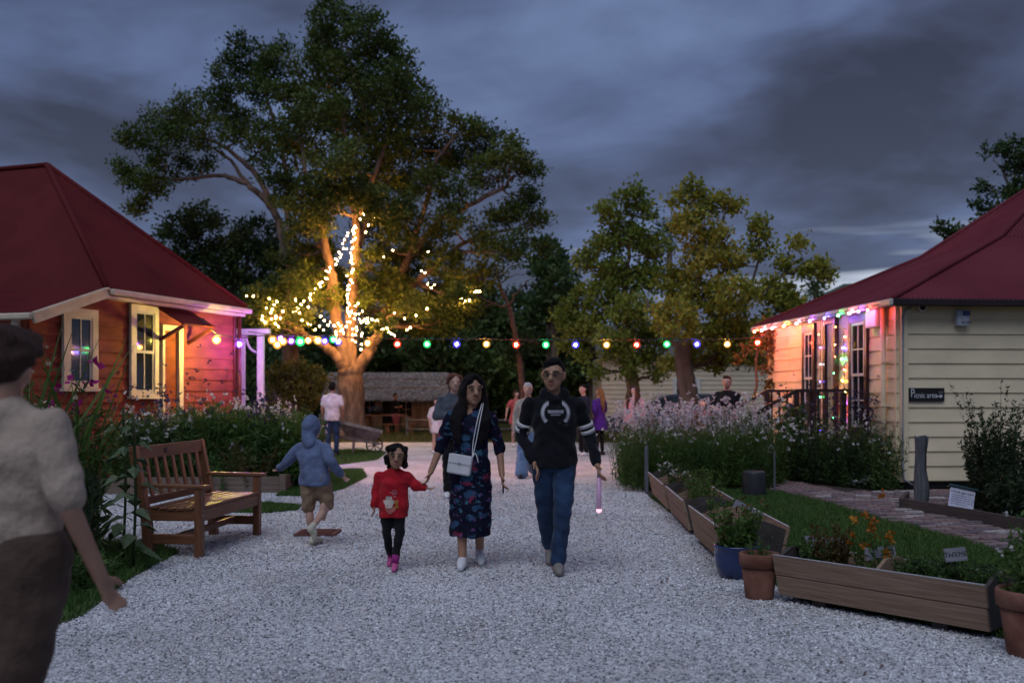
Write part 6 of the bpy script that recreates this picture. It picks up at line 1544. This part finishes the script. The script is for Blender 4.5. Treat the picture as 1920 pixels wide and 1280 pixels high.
# the man in the black hooded sweatshirt, walking
mp_ = dict(pel=(.0, 0, .525), aA=(-.012, .19, .085), kA=(-.045, .05, .285), tA=(-.02, .115, .022), aB=(.012, -.075, .045), kB=(.035, -.075, .285), tB=(.016, -.165, .022), hA=(-.05, 0, .52), hB=(.05, 0, .52),
           sA=(-.122, 0, .812), sB=(.122, 0, .812), eA=(-.158, .045, .645), wA=(-.098, -.035, .515), eB=(.168, .03, .64), wB=(.198, -.055, .505), hed=(-.006, -.012, .925))
man, J, tp, body, hp = person('man in black laurel print hoodie and jeans walking on the gravel', (.355, 8.32), 1.76, mp_, 0.0, 'brown', ('short', blackh), dict(m=cl('hoodie_black', (.0075, .0078, .011)), hem=.488, g=.011, sl=1.9, hood='down', name='hoodie'), dict(m=denim, f=1.96, g=.007, name='jeans', flare=1.25), gsh, .012, 1.15, -.22, face=True, width=1.08)
Hm = 1.76
# laurel print, lettering bars, sleeve bands
pr = mat('print_white', (.42, .42, .45), .8); lv = []
for s in (-1, 1):
    for i in range(17):
        a = R(-58 + 118 * i / 16); r0, r1 = .058, .098
        c0 = (s * (r0 * math.cos(a) + .030) + .004, 1.318 + r0 * math.sin(a) * 1.15); c1 = (s * (r1 * math.cos(a + .20) + .030) + .004, 1.318 + r1 * math.sin(a + .20) * 1.15)
        dx, dz = c1[0] - c0[0], c1[1] - c0[1]; l_ = math.hypot(dx, dz); nx, nz = -dz / l_ * .0055, dx / l_ * .0055; mx_, mz = (c0[0] + c1[0]) / 2, (c0[1] + c1[1]) / 2
        lv.append([c0, (mx_ + nx, mz + nz), c1, (mx_ - nx, mz - nz)])
decal(man, tp, lv[:17], 'laurel_branch', pr); decal(man, tp, lv[17:], 'laurel_branch', pr)
bars = []; rb = random.Random(1)
for k, (zz, ww, hh_) in enumerate(((1.332, .066, .010), (1.316, .060, .019), (1.298, .040, .010))):
    x = -ww
    while x < ww: l_ = rb.uniform(.005, .011); bars.append([(x + .004, zz), (x + l_ + .004, zz), (x + l_ + .004, zz + hh_), (x + .004, zz + hh_)]); x += l_ + .0035
decal(man, tp, bars, 'lettering', mat('print_grey', (.27, .27, .30), .8))
decal(man, tp, [[(.02, 1.245), (.035, 1.225), (.05, 1.245), (.047, 1.250), (.035, 1.232), (.024, 1.250)], [(.075, 1.225), (.09, 1.205), (.108, 1.225), (.105, 1.230), (.09, 1.212), (.079, 1.230)]], 'small_print', mat('print_dim', (.05, .05, .06), .8))
for s in 'AB':
    a, b = J['s' + s], J['e' + s]
    for f0, f1 in ((.60, .72), (.79, .91)):
        p, q = a.lerp(b, f0), a.lerp(b, f1); r_ = lambda f: (.0275 * 1.08 + (.0225 - .0275 * 1.08) * f) * Hm + .011 * Hm * .82 + .006
        lmesh(MB().tube([p, q], [r_(f0), r_(f1)], 20), 'sleeve_band', mat('band_white', (.55, .53, .53), .85), tp)
gls = mat('spectacle_frame', (.012, .012, .019), .3); gm = MB()
for s in (-1, 1):
    c = hp(s * .42, -1.05, .05); ring = [c + Matrix.Rotation(-.22, 3, 'Z') @ Vector((.0235 * math.cos(a), 0, .0165 * math.sin(a))) for a in [i * math.pi / 8 for i in range(17)]]
    gm.tube(ring, .0024, 5); gm.tube([hp(s * .75, -.95, .10), hp(s * 1.04, .05, .08)], .002, 5)
gm.tube([hp(-.14, -1.12, .08), hp(.14, -1.12, .08)], .002, 5)
lmesh(gm, 'spectacles', gls, body)
# light stick in his hand
hw_ = Vector((.355, 8.32, 0)) + J['wB']; lt = root('light_stick', hw_ + Vector((.012, -.03, -.40)), 'clear toy light stick held by the man in the hoodie', 'light stick')
MB().tube([hw_ + Vector((.012, -.03, -.10)), hw_ + Vector((.012, -.03, -.36))], .021, 12).build('tube', mat('clear_pink_plastic', (.45, .30, .42), .15, emit=(.7, .4, .75), estr=.12), lt, True)
MB().tube([hw_ + Vector((.012, -.03, -.02)), hw_ + Vector((.012, -.03, -.10))], .016, 12).build('grip', mat('grey_plastic', ()), lt, True)
MB().ell(hw_ + Vector((.012, -.03, -.37)), (.024, .024, .023)).build('glow_tip', glow('tip_glow', (1, .45, .55), 1.4), lt, True)

# the woman in the floral dress
wp_ = dict(aA=(-.040, -.055, .048), kA=(-.042, -.025, .285), tA=(-.044, -.15, .021), aB=(.045, .10, .075), kB=(.045, .02, .285), tB=(.055, .02, .02), sA=(-.104, 0, .806), sB=(.104, 0, .806),
           eA=(-.150, .0, .645), wA=(-.205, -.035, .50), eB=(.150, .03, .635), wB=(.165, -.02, .485), hed=(.012, -.010, .925), nek=(.004, .004, .835))
woman, J, tp, body, hp = person('woman with long black hair in dark floral midi dress', (-.355, 8.50), 1.63, wp_, 0.0, 'brown', ('long', blackh), dict(m=FLO, dress=.165, flare=1.10, sl=1.18, g=.012, neck=.03, name='dress'), None, wsh, .012, 1.22, .30, fem=True, face=True, curl=.55)
wl0 = Vector((-.355, 8.50, 0))
# white shoulder bag
bc_ = wl0 + Vector((-.08, -.175, .885)); bag = root('shoulder_bag', bc_ - Vector((0, 0, .09)), 'small white shoulder bag on the woman in the floral dress', 'bag')
wb = mat('white_leather', (.60, .59, .60), .45, .05); Mb = Matrix.Rotation(R(9), 3, 'Y') @ Matrix.Rotation(R(-8), 3, 'Z')
MB().box(bc_, (.20, .06, .165), Mb).build('body', wb, bag, bevel=.012)
MB().box(bc_ + Mb @ Vector((0, -.033, .045)), (.196, .008, .075), Mb).build('flap', wb, bag, bevel=.003)
MB().ell(bc_ + Mb @ Vector((0, -.040, .012)), (.010, .005, .010)).build('clasp', mat('rim_metal', ()), bag, True)
for dx in (0, .023):
    MB().tube(curve([bc_ + Mb @ Vector((.095, 0, .07)), wl0 + Vector((.03 + dx, -.17, 1.07)), wl0 + Vector((.062 + dx, -.165, 1.24)), wl0 + Vector((.10 + dx * .5, -.05, 1.395)), wl0 + Vector((.085, .07, 1.33))], 5), .0045, 6).build('strap', wb, bag, True)
MB().tube(curve([bc_ + Mb @ Vector((.095, -.005, .075)), wl0 + Vector((.05, -.185, .98)), wl0 + Vector((.075, -.185, .90))], 4), .005, 6).build('tassel', wb, bag, True)
# phone in her hand
hw_ = wl0 + J['wB'] + Vector((.010, -.028, -.095)); ph = root('phone', hw_ - Vector((0, 0, .06)), 'dark phone held low by the woman in the floral dress', 'phone')
MB().box(hw_, (.012, .062, .125)).build('case', mat('black_gloss', ()), ph, bevel=.004)
MB().box(hw_ + Vector((.0065, 0, 0)), (.003, .055, .115)).build('screen', mat('screen_dark', (.01, .012, .03), .1), ph)

# the little girl in red
gp_ = dict(hed=(.02, -.008, .895), nek=(.004, .004, .795), sA=(-.112, 0, .755), sB=(.112, 0, .755), che=(0, 0, .69), wst=(0, 0, .59), pel=(0, 0, .50), hA=(-.05, 0, .49), hB=(.05, 0, .49), kA=(-.05, -.02, .27), kB=(.045, -.04, .27),
           eA=(-.145, .02, .61), wA=(-.150, -.02, .50), eB=(.185, -.01, .655), wB=(.245, -.01, .645), aA=(-.038, .12, .075), tA=(-.045, .045, .02), aB=(.02, -.09, .05), tB=(.022, -.19, .02))
girl, J, tp, body, hp = person('little girl in red sweatshirt holding the woman\'s hand', (-1.0, 8.42), 1.06, gp_, 0.0, 'brown', ('bob', blackh), dict(m=redc, hem=.41, g=.022, sl=1.93, name='sweatshirt'), dict(m=black, f=1.75, g=.006, name='leggings'), psh, .011, 1.50, .12, face=True, width=1.08, hand_side={'B': (0, -1, 0)})
cp = []
rb = random.Random(8)
def blot(x, z, r, n=9): return [(x + r * (1 + .18 * math.sin(3 * i + x * 90)) * math.cos(i * 6.283 / n), z + r * (1 + .18 * math.cos(2 * i + z * 50)) * .85 * math.sin(i * 6.283 / n)) for i in range(n)]
decal(girl, tp, [blot(-.030, .600, .030), blot(-.045, .57, .034), blot(-.022, .566, .034), blot(.0, .572, .022), blot(-.03, .545, .034)], 'cream_print', mat('print_cream', (.50, .42, .36), .8), .006)
decal(girl, tp, [blot(-.035, .515, .028), blot(.0, .51, .028), blot(-.02, .495, .026)], 'rose_print', mat('print_rose', (.42, .13, .11), .8), .005)
decal(girl, tp, [blot(.030, .575, .019), blot(.036, .55, .012), blot(.034, .53, .019)], 'gold_print', mat('print_gold', (.34, .13, .02), .8), .007)
bars = []
for zz, x0_, x1_ in ((.662, .0, .03), (.645, -.018, .036), (.632, .0, .034), (.612, .008, .03)):
    x = x0_
    while x < x1_: l_ = rb.uniform(.004, .008); bars.append([(x, zz), (x + l_, zz), (x + l_, zz + .010), (x, zz + .010)]); x += l_ + .003
decal(girl, tp, bars, 'lettering', mat('print_pink', (.50, .20, .22), .8), .006)
for s in 'AB':
    lmesh(MB().tube([J['a' + s] + Vector((0, 0, .01)), J['a' + s].lerp(J['k' + s], .32)], [.030, .034], 12), 'sock', mat('sock_magenta', (.26, .02, .16), .9), girl)

# hurrying child in a hooded blue grey top and khaki shorts
cp0 = dict(hed=(-.05, -.045, .865), nek=(-.035, -.02, .775), sA=(-.145, -.01, .735), sB=(.085, -.02, .745), che=(-.025, -.01, .67), wst=(-.005, 0, .575), pel=(.01, .01, .50), hA=(-.035, .01, .49), hB=(.06, .01, .49),
           kA=(-.04, .02, .27), aA=(-.005, .0, .05), tA=(-.01, -.10, .020), kB=(.09, -.04, .29), aB=(.10, .17, .17), tB=(.105, .165, .075), eA=(-.235, .01, .61), wA=(-.33, -.03, .56), eB=(.17, .05, .63), wB=(.20, -.04, .53))
cp_ = {({'A': k[0] + 'B', 'B': k[0] + 'A'}[k[1]] if len(k) == 2 else k): (-v[0], v[1], v[2]) for k, v in cp0.items()}
person('child in hooded slate blue top and khaki shorts hurrying past the bench', ((590 - 960) / F * 9.75, 9.75), 1.32, cp_, R(158), 'fair', ('hood', slate), dict(m=slate, hem=.44, g=.022, sl=1.95, name='hooded_top'), dict(m=khaki, f=.93, g=.02, name='shorts'), mat('shoe_cream', (.5, .47, .36), .6), .014, 1.22, -.3, width=1.15)
# walker at the edge of the gravel, close by
np_ = dict(eA=(-.172, .03, .625), wA=(-.185, -.05, .475), eB=(.178, .035, .625), wB=(.185, -.045, .475), aA=(-.05, .16, .08), tA=(-.06, .08, .02), kA=(-.055, .04, .29), aB=(.06, -.12, .045), tB=(.065, -.21, .020), kB=(.06, -.09, .285))
person('walker in loose beige top and brown shorts beside the tall flowers', (-1.80, 3.55), 1.72, np_, R(166), 'tan', ('curly', brownh), dict(m=beige, hem=.46, g=.018, sl=.85, name='loose_top'), dict(m=cl('brown_shorts', (.075, .048, .036)), f=.95, g=.03, name='shorts'), gsh, .015, 1.0, .2, width=1.12)

# people further back
person('person in grey sweater with arms folded behind the woman in the floral dress', ((852 - 960) / F * 14.2, 14.2), 1.78, dict(eA=(-.150, -.03, .655), wA=(-.01, -.105, .655), eB=(.150, -.03, .655), wB=(.02, -.105, .675)), R(8), 'fair', ('curly', gingh), dict(m=grey, sl=1.85, g=.014, name='sweater'), dict(m=black, name='trousers'), wsh, .019, 1.06, .1)
person('man in white shirt standing with his back turned beside the big tree', ((623 - 960) / F * 24.0, 24.0), 1.80, dict(eA=(-.15, .01, .64), wA=(-.12, -.07, .52)), R(176), 'tan', ('short', blackh), dict(m=white, sl=.62, g=.016, name='shirt'), dict(m=denim, name='jeans'), bsh, .022)
person('woman in dark clothes standing at the thatched hut table', ((741 - 960) / F * 37.6, 37.6), 1.56, dict(eA=(-.14, -.02, .64), wA=(-.02, -.12, .66), eB=(.14, -.02, .64), wB=(.05, -.14, .68)), R(60), 'tan', ('bun', blackh), dict(m=black, sl=1.2, name='top'), dict(m=black, name='trousers'), bsh, .024, fem=True)
person('child in white shirt dress standing on the far gravel', ((819 - 960) / F * 25.1, 25.1), 1.42, dict(eB=(.14, -.04, .64), wB=(.06, -.11, .70), hed=(0, -.01, .91)), R(25), 'fair', ('short', blackh), dict(m=white, dress=.36, flare=1.15, sl=.9, g=.022, name='shirt_dress'), None, wsh, .022, 1.15)
person('person in pale cap and light jeans behind the man in the hoodie', ((990 - 960) / F * 17.7, 17.7), 1.70, dict(aA=(-.05, -.10, .045), tA=(-.055, -.19, .020), aB=(.045, .15, .08), tB=(.05, .08, .02)), R(-10), 'fair', ('short', mat('cap_pale', (.55, .52, .55), .8)), dict(m=cl('stone', (.32, .30, .27)), name='jacket'), dict(m=ltden, name='jeans', flare=1.9, g=.014), bsh, .021)
person('person in coral dress beyond the man in the hoodie', ((968 - 960) / F * 28.5, 28.5), 1.62, dict(eA=(-.17, .0, .66), wA=(-.20, -.03, .54)), R(20), 'fair', ('bob', brownh), dict(m=coral, dress=.40, flare=1.25, sl=.5, g=.02, name='dress'), None, wsh, .023, fem=True)
person('man in navy sweater facing the woman in the purple coat', ((1094 - 960) / F * 24.2, 24.2), 1.74, dict(eA=(-.14, -.02, .64), wA=(-.10, -.13, .62), eB=(.14, -.02, .64), wB=(.08, -.14, .60)), R(-58), 'fair', ('short', blackh), dict(m=navy, name='sweater'), dict(m=black, name='trousers'), wsh, .022)
wpose = dict(eA=(-.15, -.03, .655), wA=(-.10, -.155, .66), eB=(.165, .05, .66), wB=(.09, .0, .58))
_, J, _, _, _ = person('woman in purple coat with long fair hair seen from behind', ((1124 - 960) / F * 24.4, 24.4), 1.66, wpose, R(-138), 'fair', ('pony', fairh), dict(m=purple, dress=.37, flare=1.2, sl=1.9, g=.016, name='coat'), dict(m=black, name='leggings', g=.004), bsh, .020, fem=True)
lp_ = P(1088, 757, 23.6); lt = root('phone_light', lp_, 'bright white phone light held up by the woman in purple', 'phone')
MB().box(lp_ + Vector((.02, .03, -.03)), (.075, .012, .14)).build('case', mat('black_gloss', ()), lt, bevel=.004); MB().ell(lp_, (.05, .02, .05)).build('lamp', glow('phone_lamp', (.75, .88, 1.0), 14), lt, True)
person('woman in pink top with dark hair beyond the pink white flowers', ((1190 - 960) / F * 22.8, 22.8), 1.70, dict(), R(-40), 'fair', ('long', brownh), dict(m=pink, sl=1.9, g=.02, name='top'), dict(m=black), bsh, .022, fem=True)
person('man in black polo shirt standing behind the daisy bed', ((1363 - 960) / F * 19.2, 19.2), 1.86, dict(eA=(-.155, -.02, .655), wA=(-.05, -.12, .64), eB=(.155, .0, .65), wB=(.11, -.10, .60)), R(-25), 'fair', ('short', brownh), dict(m=black, sl=.75, g=.02, name='polo_shirt'), dict(m=black), bsh, .021, width=1.15)
person('child in dark red top behind the flower stems', ((1316 - 960) / F * 20.5, 20.5), 1.40, dict(hed=(0, -.01, .91)), R(15), 'fair', ('bob', blackh), dict(m=cl('dark_red', (.20, .03, .03)), g=.02, name='top'), dict(m=black), bsh, .023, 1.15)
